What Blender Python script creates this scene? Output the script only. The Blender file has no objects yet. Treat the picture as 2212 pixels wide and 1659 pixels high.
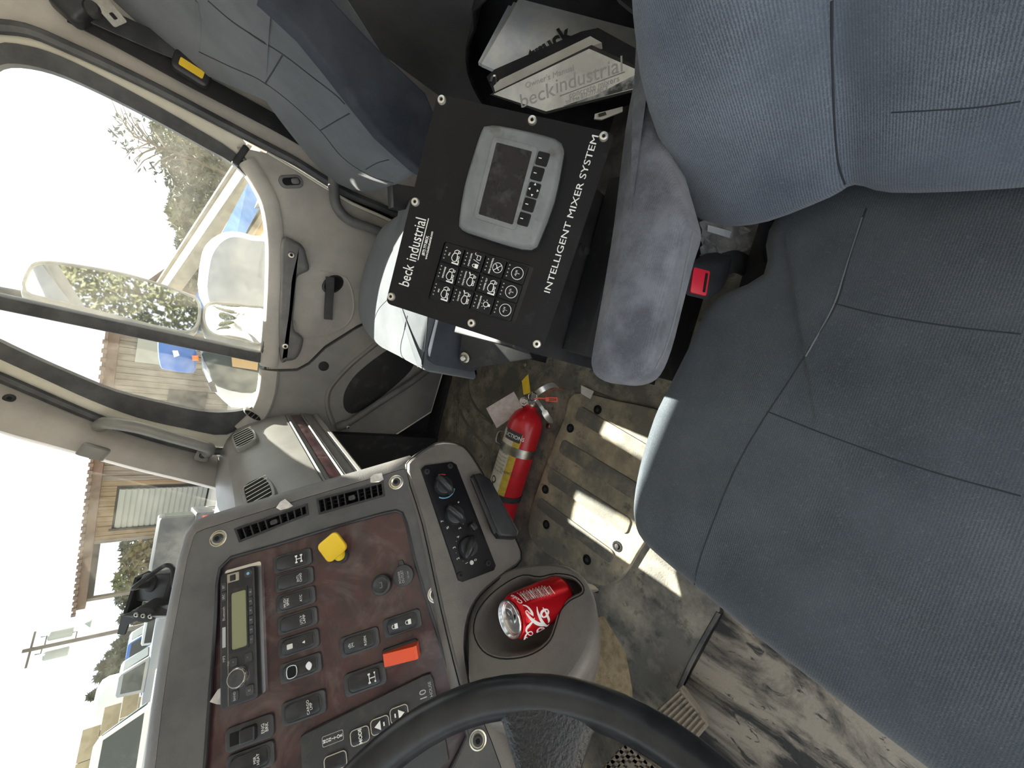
import bpy, bmesh, math, random
from math import sin, cos, pi, radians, atan, sqrt, atan2
from mathutils import Vector, Matrix, Quaternion
from mathutils.geometry import tessellate_polygon
from mathutils.bvhtree import BVHTree
random.seed(7)
sc = bpy.context.scene
COL = sc.collection

# ------------------------------------------------------------------ camera
# world: X towards the rear of the cab, Y towards the passenger door, Z up
FPX, IW, IH = 810.0, 2212, 1659
_psi, _pit, _rol = radians(7.1), atan(710/810), radians(10)
_F0 = Vector((-sin(_psi), cos(_psi), 0)); _R0 = Vector((cos(_psi), sin(_psi), 0)); _Z = Vector((0, 0, 1))
CF_ = cos(_pit)*_F0 - sin(_pit)*_Z
_U0 = sin(_pit)*_F0 + cos(_pit)*_Z
CR_ = cos(_rol)*_R0 + sin(_rol)*_U0
CU_ = -sin(_rol)*_R0 + cos(_rol)*_U0
CAM = Vector((0, 0, .98))
cd = bpy.data.cameras.new('camera'); cam = bpy.data.objects.new('camera', cd); COL.objects.link(cam)
cd.sensor_fit = 'HORIZONTAL'; cd.sensor_width = 36; cd.lens = FPX/IW*36; cd.clip_start = .01; cd.clip_end = 500
_m = Matrix((-CU_, CR_, -CF_)).transposed().to_4x4(); _m.translation = CAM
cam.matrix_world = _m
sc.camera = cam

# ------------------------------------------------------------------ light
w = bpy.data.worlds.new('sky'); sc.world = w; w.use_nodes = True
bg = w.node_tree.nodes['Background']; bg.inputs[0].default_value = (.86, .93, 1, 1); bg.inputs[1].default_value = 1.15
SUN_DIR = Vector((-.06, -1, -.82)).normalized()
sl = bpy.data.lights.new('sun', 'SUN'); sl.energy = 21; sl.angle = radians(.6); sl.color = (1, .95, .84)
so = bpy.data.objects.new('sun', sl); COL.objects.link(so); so.rotation_euler = SUN_DIR.to_track_quat('-Z', 'Y').to_euler(); so.location = (0, 6, 8)
sc.view_settings.view_transform = 'Standard'; sc.view_settings.look = 'None'; sc.view_settings.gamma = 1
sc.view_settings.use_curve_mapping = False; sc.view_settings.exposure = .83

# ------------------------------------------------------------------ measuring helpers (survey of the photograph)
def ray(x, y): return CF_ + CU_*(-(x-IW/2)/FPX) + CR_*(-(y-IH/2)/FPX)
def at(x, y, d): return CAM + ray(x, y)*d
def onax(x, y, ax, v):
    r = ray(x, y); return CAM + r*((v-CAM[ax])/r[ax])
def onpl(x, y, p0, n):
    r = ray(x, y); return CAM + r*((p0-CAM).dot(n)/r.dot(n))
class Fr:
    def __init__(s, o, ex, ey, ez=None):
        s.o = Vector(o); s.ex = Vector(ex).normalized()
        ey = Vector(ey); ey = (ey - s.ex*ey.dot(s.ex)).normalized(); s.ey = ey
        s.ez = s.ex.cross(s.ey) if ez is None else Vector(ez).normalized()
    def p(s, a, b, h=0): return s.o + s.ex*a + s.ey*b + s.ez*h
    def px(s, x, y, h=0):
        q = onpl(x, y, s.o + s.ez*h, s.ez) - s.o; return (q.dot(s.ex), q.dot(s.ey))
    def pxs(s, L, h=0): return [s.px(x, y, h) for x, y in L]
    def sub(s, a, b, h=0, rot=0):
        c, t = cos(rot), sin(rot)
        return Fr(s.p(a, b, h), s.ex*c + s.ey*t, s.ey*c - s.ex*t)
    def tilt(s, ax, ang):
        q = Quaternion(s.ex if ax == 0 else s.ey if ax == 1 else s.ez, ang); f = Fr(s.o, s.ex, s.ey)
        f.ex = q @ s.ex; f.ey = q @ s.ey; f.ez = q @ s.ez; return f
def WF(o=(0, 0, 0)): return Fr(o, (1, 0, 0), (0, 1, 0))

# ------------------------------------------------------------------ materials
MT = {}
BRIGHT = {'taupe': 1.8, 'taupe_shaded': 1.5, 'handle': 1.2, 'dash': .95, 'dash_lip': 1.05, 'dash_pass': 1.2, 'console': 1.1, 'fabric': 1.12, 'fabric_cushion': 1.0, 'fabric_arm': 1.4, 'fabric_pass': .8, 'fabric_dark': 1.2, 'rubber_mat': 3.0, 'rubber_hatch': 2.1, 'rubber_rib': 2.0, 'mat_driver': 1.8, 'mud_mat': 1.4, 'carpet': 1.5, 'pedal': 1.6, 'switch': 1.25, 'seal': 1.2, 'wheel': .9, 'display_grey': .72, 'paper_cool': 1.25, 'plastic_sleeve': 1.3, 'lcd': 1.3}
def mat(name, col, rough=.6, metal=0, col2=None, nscale=8, ndet=6, lo=.4, hi=.6, bump=0, bscale=400, spec=.5, coat=0, sheen=0, ndist=0, col3=None, n3=40, lo3=.55, hi3=.7, emit=0, stretch=None, trans=0, ior=1.45):
    k_ = BRIGHT.get(name, 1); sc3 = lambda c: tuple(min(.82, v*k_) for v in c) if c else c
    col, col2, col3 = sc3(col), sc3(col2), sc3(col3)
    m = bpy.data.materials.new(name); m.use_nodes = True; nt = m.node_tree; N = nt.nodes; L = nt.links
    b = N['Principled BSDF']; b.inputs['Base Color'].default_value = (*col, 1); b.inputs['Roughness'].default_value = rough
    b.inputs['Metallic'].default_value = metal; b.inputs['Specular IOR Level'].default_value = spec; b.inputs['IOR'].default_value = ior
    b.inputs['Coat Weight'].default_value = coat; b.inputs['Coat Roughness'].default_value = .08
    b.inputs['Sheen Weight'].default_value = sheen; b.inputs['Transmission Weight'].default_value = trans
    if emit: b.inputs['Emission Color'].default_value = (*col, 1); b.inputs['Emission Strength'].default_value = emit
    tc = N.new('ShaderNodeTexCoord'); src = tc.outputs['Object']
    if stretch:
        mp = N.new('ShaderNodeMapping'); mp.inputs['Scale'].default_value = stretch; L.new(src, mp.inputs[0]); src = mp.outputs[0]
    cur = None
    def layer(prev, c2, sc_, det, lo, hi):
        t = N.new('ShaderNodeTexNoise'); t.inputs['Scale'].default_value = sc_; t.inputs['Detail'].default_value = det; t.inputs['Roughness'].default_value = .65
        t.inputs['Distortion'].default_value = ndist; L.new(src, t.inputs['Vector'])
        r = N.new('ShaderNodeMapRange'); r.inputs[1].default_value = lo; r.inputs[2].default_value = hi; L.new(t.outputs[0], r.inputs[0])
        mx = N.new('ShaderNodeMix'); mx.data_type = 'RGBA'
        if prev is None: mx.inputs[6].default_value = (*col, 1)
        else: L.new(prev, mx.inputs[6])
        mx.inputs[7].default_value = (*c2, 1); L.new(r.outputs[0], mx.inputs[0]); return mx.outputs[2]
    if col2: cur = layer(None, col2, nscale, ndet, lo, hi)
    if col3: cur = layer(cur, col3, n3, 4, lo3, hi3)
    if cur: L.new(cur, b.inputs['Base Color'])
    if bump:
        t = N.new('ShaderNodeTexNoise'); t.inputs['Scale'].default_value = bscale; t.inputs['Detail'].default_value = 3; L.new(tc.outputs['Object'], t.inputs['Vector'])
        bp = N.new('ShaderNodeBump'); bp.inputs['Strength'].default_value = bump; bp.inputs['Distance'].default_value = .002
        L.new(t.outputs[0], bp.inputs['Height']); L.new(bp.outputs[0], b.inputs['Normal'])
    MT[name] = m; return m
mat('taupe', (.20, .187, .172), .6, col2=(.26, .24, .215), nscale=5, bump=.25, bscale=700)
mat('taupe_shaded', (.15, .143, .137), .62, col2=(.19, .18, .17), nscale=5, bump=.25, bscale=700)  # same plastic as the upper trim, with the lower door's shadow put into the colour
mat('cream', (.76, .73, .62), .35, col2=(.66, .62, .52), nscale=9)
mat('wall_cloth', (.17, .172, .185), .9, col2=(.22, .22, .235), nscale=4)
mat('headliner', (.58, .56, .53), .9)
mat('seal', (.035, .036, .04), .55, col2=(.07, .07, .072), nscale=12)
mat('handle', (.10, .098, .098), .5, col2=(.14, .135, .13), nscale=14, bump=.2, bscale=600)
mat('black', (.018, .018, .021), .38, col2=(.03, .03, .033), nscale=20)
mat('black_matte', (.022, .022, .024), .7, col2=(.06, .055, .05), nscale=25, lo=.55, hi=.75)
mat('dash', (.078, .077, .08), .55, col2=(.115, .112, .11), nscale=7, bump=.25, bscale=800)
mat('dash_lip', (.13, .124, .12), .5, col2=(.19, .178, .165), nscale=6, bump=.3, bscale=700)
mat('dash_pass', (.17, .163, .155), .38, col2=(.21, .20, .185), nscale=5, bump=.15, bscale=700)
mat('console', (.115, .105, .099), .45, col2=(.16, .145, .132), nscale=9, bump=.3, bscale=500)
mat('wood', (.066, .027, .029), .25, col2=(.036, .022, .026), nscale=22, ndist=1.2, lo=.38, hi=.62, col3=(.17, .13, .12), n3=11, lo3=.5, hi3=.9, coat=.3)
mat('switch', (.032, .033, .036), .4, col2=(.06, .058, .056), nscale=60, lo=.5, hi=.75)
mat('rocker', (.02, .02, .023), .28, col2=(.045, .045, .047), nscale=80, lo=.5, hi=.8)
mat('print_white', (.78, .78, .76), .6)
mat('print_grey', (.40, .40, .40), .6)
mat('print_dark', (.05, .05, .055), .6)
mat('print_blue', (.16, .42, .60), .6)
mat('print_red', (.60, .05, .06), .6)
mat('lcd', (.17, .175, .10), .25, coat=.4)
mat('chrome', (.75, .75, .75), .18, 1)
mat('steel', (.55, .53, .48), .35, 1, col2=(.40, .37, .32), nscale=40)
mat('zinc', (.72, .66, .45), .3, 1, col2=(.62, .62, .62), nscale=120)
mat('nickel', (.80, .78, .74), .3, .8)
mat('yellow', (.78, .52, .03), .4)
mat('yellow_dull', (.70, .50, .02), .55)
mat('orange_red', (.80, .085, .02), .4)
mat('fabric', (.050, .064, .088), .95, col2=(.082, .103, .138), nscale=7, lo=.35, hi=.65, col3=(.19, .21, .245), n3=520, lo3=.55, hi3=.85, bump=.5, bscale=900, spec=.15, sheen=.25)
mat('fabric_cushion', (.043, .053, .066), .95, col2=(.076, .089, .106), nscale=6, lo=.35, hi=.65, col3=(.16, .165, .18), n3=520, lo3=.55, hi3=.85, bump=.5, bscale=900, spec=.15, sheen=.25)
mat('fabric_arm', (.062, .066, .082), .95, col2=(.13, .138, .165), nscale=16, lo=.4, hi=.62, col3=(.17, .18, .20), n3=500, lo3=.58, hi3=.85, bump=.5, bscale=900, spec=.15, sheen=.2)
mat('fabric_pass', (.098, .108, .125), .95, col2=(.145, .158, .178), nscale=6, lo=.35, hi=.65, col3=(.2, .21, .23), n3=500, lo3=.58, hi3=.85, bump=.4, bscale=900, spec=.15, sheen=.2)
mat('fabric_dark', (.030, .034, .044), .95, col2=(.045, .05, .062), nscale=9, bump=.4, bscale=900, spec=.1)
mat('seam', (.03, .034, .042), .9)
mat('seam_light', (.16, .17, .185), .9)
mat('rubber_mat', (.050, .047, .042), .85, col2=(.165, .145, .112), nscale=9, ndet=9, lo=.45, hi=.75, col3=(.026, .025, .023), n3=30, lo3=.56, hi3=.72, bump=.6, bscale=260)
mat('rubber_hatch', (.10, .092, .076), .85, col2=(.24, .20, .14), nscale=11, ndet=8, lo=.42, hi=.7, col3=(.05, .047, .042), n3=28, lo3=.58, hi3=.74, bump=.4, bscale=300)
mat('rubber_rib', (.075, .072, .064), .8, col2=(.19, .165, .12), nscale=14, ndet=8, lo=.48, hi=.75, bump=.3, bscale=300)
mat('mat_driver', (.042, .041, .042), .85, col2=(.085, .08, .073), nscale=14, ndet=8, bump=.7, bscale=420)
mat('mud_mat', (.038, .037, .037), .6, col2=(.30, .26, .215), nscale=6, ndet=9, lo=.47, hi=.58, ndist=.9, col3=(.05, .048, .045), n3=38, lo3=.60, hi3=.66, bump=.5, bscale=200, stretch=(1.6, .6, 1))
mat('carpet', (.11, .085, .05), .95, col2=(.17, .135, .085), nscale=60, bump=.8, bscale=900)
mat('pedal', (.20, .165, .13), .75, col2=(.09, .08, .07), nscale=60, lo=.5, hi=.7)
mat('red_paint', (.56, .012, .022), .32, col2=(.45, .012, .02), nscale=14, coat=.2, col3=(.62, .30, .28), n3=90, lo3=.70, hi3=.8)
mat('label_white', (.62, .58, .50), .6, col2=(.50, .44, .34), nscale=40, lo=.45, hi=.7)
mat('label_yellow', (.55, .40, .05), .55, col2=(.42, .29, .05), nscale=40)
mat('paper', (.66, .65, .63), .8, col2=(.58, .56, .53), nscale=20)
mat('paper_cool', (.74, .78, .84), .75, col2=(.50, .54, .60), nscale=10)
mat('paper_tag', (.60, .53, .50), .75, col2=(.50, .42, .40), nscale=60)
mat('plastic_sleeve', (.60, .60, .58), .25, col2=(.40, .40, .39), nscale=8, coat=.5)
mat('photo_print', (.05, .055, .06), .4, col2=(.42, .45, .48), nscale=30, ndet=8, lo=.45, hi=.62)
mat('tape', (.62, .58, .55), .35, col2=(.45, .42, .40), nscale=60)
mat('can_red', (.60, .008, .015), .22, .55)
mat('alu', (.80, .80, .79), .22, 1)
mat('hole', (.004, .004, .004), .9)
mat('board', (.007, .007, .009), .45, spec=.3, col2=(.012, .012, .015), nscale=30, lo=.5, hi=.8, col3=(.07, .07, .078), n3=14, lo3=.62, hi3=.95)
mat('screen', (.010, .009, .014), .25, col2=(.06, .058, .07), nscale=55, ndet=9, lo=.52, hi=.8)
mat('display_grey', (.20, .215, .225), .5, col2=(.26, .275, .285), nscale=20, col3=(.16, .15, .135), n3=30)
mat('wheel', (.014, .015, .018), .28, spec=.4, col2=(.032, .034, .038), nscale=16)
mat('wheel_grain', (.018, .019, .022), .36, bump=.9, bscale=330)
mat('red_button', (.62, .02, .045), .35)
mat('mirror', (.92, .93, .92), .02, 1)
mat('mirror_shell', (.26, .26, .25), .35, col2=(.2, .2, .19), nscale=10)
# outside
mat('ground', (0.496, 0.464, 0.400), .95, col2=(0.416, 0.376, 0.312), nscale=.6, ndet=8)
mat('plank', (0.211, 0.146, 0.081), .8, col2=(0.149, 0.099, 0.053), nscale=2, stretch=(6, 6, .4))
mat('plank_old', (0.186, 0.158, 0.124), .85, col2=(0.130, 0.108, 0.084), nscale=2, stretch=(6, 6, .4))
mat('roof_rust', (0.144, 0.096, 0.069), .8, col2=(0.096, 0.063, 0.045), nscale=1.5)
mat('shutter', (0.260, 0.260, 0.223), .55)
mat('dark_in', (.05, .045, .04), .9)
mat('concrete', (0.310, 0.260, 0.167), .9, col2=(0.248, 0.205, 0.130), nscale=2)
mat('tank', (0.560, 0.568, 0.560), .45)
mat('leaf_a', (0.062, 0.071, 0.022), .8, col2=(0.093, 0.096, 0.031), nscale=1.5)
mat('leaf_b', (0.033, 0.047, 0.027), .8, col2=(0.051, 0.060, 0.036), nscale=1.5)
mat('leaf_c', (0.099, 0.074, 0.028), .8, col2=(0.068, 0.065, 0.025), nscale=1.5)
mat('bark', (.12, .095, .07), .9)
mat('car_white', (0.495, 0.503, 0.495), .3, coat=.4)
mat('car_blue', (0.028, 0.104, 0.336), .35, coat=.3)
mat('car_dark', (.022, .025, .030), .4)
mat('car_silver', (0.198, 0.209, 0.220), .35, .3)
mat('car_glass', (.035, .045, .045), .3, spec=.2)
mat('tyre', (.03, .03, .03), .8)
mat('lamp_orange', (.80, .16, .03), .4)
mat('lamp_red', (.60, .03, .03), .4)
mat('cardboard', (0.338, 0.227, 0.111), .8)
mat('tan_steel', (0.288, 0.240, 0.156), .7, col2=(0.240, 0.192, 0.120), nscale=3)
mat('blue_steel', (0.024, 0.104, 0.272), .55, col2=(0.048, 0.176, 0.360), nscale=6, lo=.5, hi=.8)
mat('pole_wood', (.10, .085, .07), .9)
mat('trafo', (0.252, 0.276, 0.252), .6)

def weave(name, axis, period, amt, light):
    m = MT[name]; nt = m.node_tree; N = nt.nodes; L = nt.links; b = N['Principled BSDF']
    tc = N.new('ShaderNodeTexCoord'); wv = N.new('ShaderNodeTexWave'); wv.wave_type = 'BANDS'; wv.bands_direction = axis; wv.inputs['Scale'].default_value = 2*pi/(20*period)
    wv.inputs['Distortion'].default_value = 2.6; wv.inputs['Detail'].default_value = 1; wv.inputs['Detail Scale'].default_value = 6; L.new(tc.outputs['Object'], wv.inputs['Vector'])
    ns = N.new('ShaderNodeTexNoise'); ns.inputs['Scale'].default_value = 9; ns.inputs['Detail'].default_value = 5; L.new(tc.outputs['Object'], ns.inputs['Vector'])
    mr = N.new('ShaderNodeMapRange'); mr.inputs[1].default_value = .35; mr.inputs[2].default_value = .7; mr.inputs[3].default_value = amt*.25; mr.inputs[4].default_value = amt; L.new(ns.outputs[0], mr.inputs[0])
    mu = N.new('ShaderNodeMath'); mu.operation = 'MULTIPLY'; L.new(wv.outputs['Fac'], mu.inputs[0]); L.new(mr.outputs[0], mu.inputs[1])
    mx = N.new('ShaderNodeMix'); mx.data_type = 'RGBA'; src = b.inputs['Base Color'].links[0].from_socket; L.new(src, mx.inputs[6]); mx.inputs[7].default_value = (*light, 1); L.new(mu.outputs[0], mx.inputs[0]); L.new(mx.outputs[2], b.inputs['Base Color'])
weave('fabric', 'Y', .0024, .60, (.30, .335, .40)); weave('fabric_cushion', 'Y', .0024, .28, (.22, .24, .26)); weave('fabric_arm', 'Y', .0024, .3, (.27, .28, .31))
def glass_mat(name, dust, dscale, lo, hi, base):
    m = bpy.data.materials.new(name); m.use_nodes = True; nt = m.node_tree; N = nt.nodes; L = nt.links
    for n in list(N):
        if n.type == 'BSDF_PRINCIPLED': N.remove(n)
    out = [n for n in N if n.type == 'OUTPUT_MATERIAL'][0]
    tr = N.new('ShaderNodeBsdfTransparent'); tr.inputs[0].default_value = (.93, .95, .94, 1)
    gl = N.new('ShaderNodeBsdfGlossy'); gl.inputs['Roughness'].default_value = .02
    fr = N.new('ShaderNodeFresnel'); fr.inputs[0].default_value = 1.25
    m1 = N.new('ShaderNodeMixShader'); L.new(fr.outputs[0], m1.inputs[0]); L.new(tr.outputs[0], m1.inputs[1]); L.new(gl.outputs[0], m1.inputs[2])
    tl = N.new('ShaderNodeBsdfTranslucent'); tl.inputs[0].default_value = (.75, .70, .60, 1)
    df = N.new('ShaderNodeBsdfDiffuse'); df.inputs[0].default_value = (.55, .52, .46, 1)
    m2 = N.new('ShaderNodeMixShader'); m2.inputs[0].default_value = .4; L.new(tl.outputs[0], m2.inputs[1]); L.new(df.outputs[0], m2.inputs[2])
    tc = N.new('ShaderNodeTexCoord'); t = N.new('ShaderNodeTexNoise'); t.inputs['Scale'].default_value = dscale; t.inputs['Detail'].default_value = 10; t.inputs['Roughness'].default_value = .75
    L.new(tc.outputs['Object'], t.inputs['Vector'])
    r = N.new('ShaderNodeMapRange'); r.inputs[1].default_value = lo; r.inputs[2].default_value = hi; r.inputs[3].default_value = base; r.inputs[4].default_value = dust; L.new(t.outputs[0], r.inputs[0])
    m3 = N.new('ShaderNodeMixShader'); L.new(r.outputs[0], m3.inputs[0]); L.new(m1.outputs[0], m3.inputs[1]); L.new(m2.outputs[0], m3.inputs[2])
    L.new(m3.outputs[0], out.inputs[0]); MT[name] = m
glass_mat('glass_door', .055, 9, .4, .75, .010)
glass_mat('glass_wind', .10, 5, .45, .75, .012)
def film_mat(name):
    m = bpy.data.materials.new(name); m.use_nodes = True; nt = m.node_tree; N = nt.nodes; L = nt.links
    b = N['Principled BSDF']; out = [n for n in N if n.type == 'OUTPUT_MATERIAL'][0]
    b.inputs['Base Color'].default_value = (.85, .86, .88, 1); b.inputs['Roughness'].default_value = .12
    tr = N.new('ShaderNodeBsdfTransparent'); mx = N.new('ShaderNodeMixShader'); mx.inputs[0].default_value = .28
    L.new(tr.outputs[0], mx.inputs[1]); L.new(b.outputs[0], mx.inputs[2]); L.new(mx.outputs[0], out.inputs[0]); MT[name] = m
film_mat('film')

# ------------------------------------------------------------------ mesh building
WL = {}
def thing(name, label, cat, loc, group=None):
    o = bpy.data.objects.new(name, None); COL.objects.link(o); o.location = loc; o.empty_display_size = .05
    o['label'] = label; o['category'] = cat
    if group: o['group'] = group
    WL[o] = Vector(loc); return o
def struct(o): o['kind'] = 'structure'; return o
def structE(name, loc):
    o = bpy.data.objects.new(name, None); COL.objects.link(o); o.location = loc; o.empty_display_size = .05; o['kind'] = 'structure'; WL[o] = Vector(loc); return o
def tag(o, label, cat, group=None):
    o['label'] = label; o['category'] = cat
    if group: o['group'] = group
    return o
def lab(o, label): o['label'] = label; return o

def rrect(wd, ht, r, n=4, cx=0, cy=0):
    r = min(r, wd/2-1e-5, ht/2-1e-5); P = []
    for (sx, sy, a0) in ((1, 1, 0), (-1, 1, pi/2), (-1, -1, pi), (1, -1, 3*pi/2)):
        for k in range(n+1):
            a = a0 + k*pi/2/n
            P.append((cx+sx*(wd/2-r)+r*cos(a), cy+sy*(ht/2-r)+r*sin(a)))
    return P
def ell(rx, ry, n=24, cx=0, cy=0): return [(cx+rx*cos(2*pi*k/n), cy+ry*sin(2*pi*k/n)) for k in range(n)]
def area2(P): return sum(P[i][0]*P[(i+1) % len(P)][1]-P[(i+1) % len(P)][0]*P[i][1] for i in range(len(P)))/2
def ccw(P): return list(P) if area2(P) > 0 else list(P)[::-1]
def offs(P, d):
    """offset a ccw outline outward by d"""
    n = len(P); R = []
    for i in range(n):
        a = Vector(P[i-1]); b = Vector(P[i]); c = Vector(P[(i+1) % n])
        u = (b-a); v = (c-b)
        if u.length < 1e-9: u = v
        if v.length < 1e-9: v = u
        u = u.normalized(); v = v.normalized()
        n1 = Vector((u.y, -u.x)); n2 = Vector((v.y, -v.x)); m = n1+n2
        if m.length < 1e-6: m = n1
        m = m.normalized(); k = max(m.dot(n1), .5)
        R.append((b.x+m.x*d/k, b.y+m.y*d/k))
    return R
def cat(P, sub=5, closed=False):
    """catmull-rom through points (tuples or Vectors)"""
    Q = [Vector(p) for p in P]; n = len(Q); R = []
    rng = n if closed else n-1
    for i in range(rng):
        p0 = Q[i-1] if (closed or i > 0) else Q[0]*2-Q[1]
        p1 = Q[i]; p2 = Q[(i+1) % n]
        p3 = Q[(i+2) % n] if (closed or i+2 < n) else Q[-1]*2-Q[-2]
        for k in range(sub):
            t = k/sub
            R.append(.5*((2*p1)+(p2-p0)*t+(2*p0-5*p1+4*p2-p3)*t*t+(3*p1-p0-3*p2+p3)*t*t*t))
    if not closed: R.append(Q[-1])
    return R
def catp(P, sub=4): return [tuple(v) for v in cat([Vector((a, b)) for a, b in P], sub, True)]

class MB:
    def __init__(s): s.v = []; s.f = []
    def add(s, V, F_):
        o = len(s.v); s.v += [Vector(x) for x in V]; s.f += [tuple(i+o for i in f) for f in F_]; return s
    def loft(s, rings, closed=True, cap0=True, cap1=True):
        n = len(rings[0]); V = [p for r in rings for p in r]; Fc = []
        for k in range(len(rings)-1):
            for i in range(n if closed else n-1):
                j = (i+1) % n; Fc.append((k*n+i, k*n+j, (k+1)*n+j, (k+1)*n+i))
        if closed:
            if cap0: Fc.append(tuple(range(n))[::-1])
            if cap1: Fc.append(tuple((len(rings)-1)*n+i for i in range(n)))
        return s.add(V, Fc)
    def prism(s, fr, out, h0, h1, bev=0, nb=2, open_back=False):
        P = ccw(out); rings = [[fr.p(a, b, h0) for a, b in P]]
        if bev:
            rings.append([fr.p(a, b, h1-bev) for a, b in P])
            for k in range(1, nb+1):
                t = k/nb*pi/2; rings.append([fr.p(a, b, h1-bev+bev*sin(t)) for a, b in offs(P, -bev*(1-cos(t)))])
        else: rings.append([fr.p(a, b, h1) for a, b in P])
        n = len(P)
        s.loft(rings, True, False, False)
        tri = tessellate_polygon([[Vector((a, b, 0)) for a, b in P]])
        top = rings[-1]
        tp = [tuple(t) for t in tri]
        def orient(t):
            a, b, c = (P[i] for i in t); return t if (b[0]-a[0])*(c[1]-a[1])-(b[1]-a[1])*(c[0]-a[0]) > 0 else t[::-1]
        tp = [orient(t) for t in tp]
        s.add(top, tp)
        if not open_back: s.add(rings[0], [t[::-1] for t in tp])
        return s
    def plate(s, fr, outer, holes, h0, h1):
        polys = [ccw(outer)]+[ccw(h) for h in holes]
        flat = [p for q in polys for p in q]
        tri = tessellate_polygon([[Vector((a, b, 0)) for a, b in q] for q in polys])
        def orient(t):
            a, b, c = (flat[i] for i in t); return t if (b[0]-a[0])*(c[1]-a[1])-(b[1]-a[1])*(c[0]-a[0]) > 0 else t[::-1]
        tp = [orient(tuple(t)) for t in tri]
        s.add([fr.p(a, b, h1) for a, b in flat], tp); s.add([fr.p(a, b, h0) for a, b in flat], [t[::-1] for t in tp])
        for k, q in enumerate(polys):
            r = [[fr.p(a, b, h0) for a, b in q], [fr.p(a, b, h1) for a, b in q]]
            if k: r = r[::-1]
            s.loft(r, True, False, False)
        return s
    def box(s, fr, a0, a1, b0, b1, h0, h1, bev=0): return s.prism(fr, [(a0, b0), (a1, b0), (a1, b1), (a0, b1)], h0, h1, bev)
    def lathe(s, fr, prof, n=24, cap=True):
        rings = [[fr.p(r*cos(2*pi*k/n), r*sin(2*pi*k/n), h) for k in range(n)] for r, h in prof]
        return s.loft(rings, True, cap, cap)
    def tube(s, pts, r, n=8, closed=False, flat=1, up=None):
        P = [Vector(p) for p in pts]; m = len(P); rings = []; nrm = None
        for i in range(m):
            if closed: t = P[(i+1) % m]-P[i-1]
            else: t = P[min(i+1, m-1)]-P[max(i-1, 0)]
            t = t.normalized() if t.length > 1e-9 else Vector((0, 0, 1))
            if up is not None: nrm = (Vector(up)-t*Vector(up).dot(t)).normalized()
            elif nrm is None:
                nrm = t.orthogonal().normalized()
            else:
                nrm = (nrm-t*nrm.dot(t)); nrm = nrm.normalized() if nrm.length > 1e-6 else t.orthogonal().normalized()
            bn = t.cross(nrm); rr = r[i] if isinstance(r, (list, tuple)) else r
            rings.append([P[i]+bn*(rr*cos(2*pi*k/n))+nrm*(rr*flat*sin(2*pi*k/n)) for k in range(n)])
        if closed: rings.append(rings[0])
        return s.loft(rings, True, not closed, not closed)
    def strip(s, pts, wd, th, up):
        """flat band along a path: width across, thickness along up"""
        P = [Vector(p) for p in pts]; m = len(P); rings = []
        for i in range(m):
            t = (P[min(i+1, m-1)]-P[max(i-1, 0)]).normalized(); u = Vector(up[i] if isinstance(up, list) else up); u = (u-t*u.dot(t)).normalized(); b = t.cross(u)
            ww = wd[i] if isinstance(wd, list) else wd
            rings.append([P[i]-b*ww/2-u*th/2, P[i]+b*ww/2-u*th/2, P[i]+b*ww/2+u*th/2, P[i]-b*ww/2+u*th/2])
        return s.loft(rings)
    def pillow(s, fr, out, thick, edge, dome, nk=4, under=True, back_in=0):
        """upholstered slab: outline at the widest line, rounded edge, domed top"""
        P = ccw(out); cx = sum(a for a, b in P)/len(P); cy = sum(b for a, b in P)/len(P); rings = []
        rings.append([fr.p(a, b, -thick) for a, b in offs(P, -edge*.6-back_in)])
        rings.append([fr.p(a, b, -thick+edge*.5) for a, b in offs(P, -back_in)])
        for k in range(nk+1):
            t = k/nk*pi/2; rings.append([fr.p(a, b, -edge+edge*sin(t)) for a, b in offs(P, -edge*(1-cos(t)))])
        Q = offs(P, -edge)
        for k in range(1, 6):
            sc_ = 1-k/6; rings.append([fr.p(cx+(a-cx)*sc_, cy+(b-cy)*sc_, dome*(1-sc_*sc_)) for a, b in Q])
        s.loft(rings, True, True, False)
        n = len(P); last = rings[-1]; c = fr.p(cx, cy, dome)
        s.add(list(last)+[c], [(i, (i+1) % n, n) for i in range(n)])
        return s
    def patch(s, grid, back, sub=4):
        """smooth sheet through a grid of points given thickness along back"""
        rows = [cat(r, sub) for r in grid]; cols = list(zip(*rows)); cols = [cat(list(c), sub) for c in cols]
        G = list(zip(*cols)); m, n = len(G), len(G[0]); back = Vector(back)
        V = [p for r in G for p in r]+[Vector(p)+back for r in G for p in r]; o = m*n; Fc = []
        for i in range(m-1):
            for j in range(n-1):
                a, b, c, d = i*n+j, i*n+j+1, (i+1)*n+j+1, (i+1)*n+j
                Fc.append((a, b, c, d)); Fc.append((d+o, c+o, b+o, a+o))
        for i in range(m-1):
            for j in (0, n-1): a, d = i*n+j, (i+1)*n+j; Fc.append((a, d, d+o, a+o) if j == 0 else (d, a, a+o, d+o))
        for j in range(n-1):
            for i in (0, m-1): a, b = i*n+j, i*n+j+1; Fc.append((b, a, a+o, b+o) if i == 0 else (a, b, b+o, a+o))
        return s.add(V, Fc)
    def bvh(s): return BVHTree.FromPolygons(s.v, [list(f) for f in s.f])
    def build(s, name, m, parent=None, smooth=40, fix=True, kind=None):
        if parent is not None: L = WL[parent]
        else:
            xs = [p.x for p in s.v]; ys = [p.y for p in s.v]; zs = [p.z for p in s.v]
            L = Vector(((min(xs)+max(xs))/2, (min(ys)+max(ys))/2, min(zs)))
        me = bpy.data.meshes.new(name); me.from_pydata([p-L for p in s.v], [], s.f)
        if fix:
            b = bmesh.new(); b.from_mesh(me); bmesh.ops.remove_doubles(b, verts=b.verts, dist=1e-6); bmesh.ops.recalc_face_normals(b, faces=b.faces); b.to_mesh(me); b.free()
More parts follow.
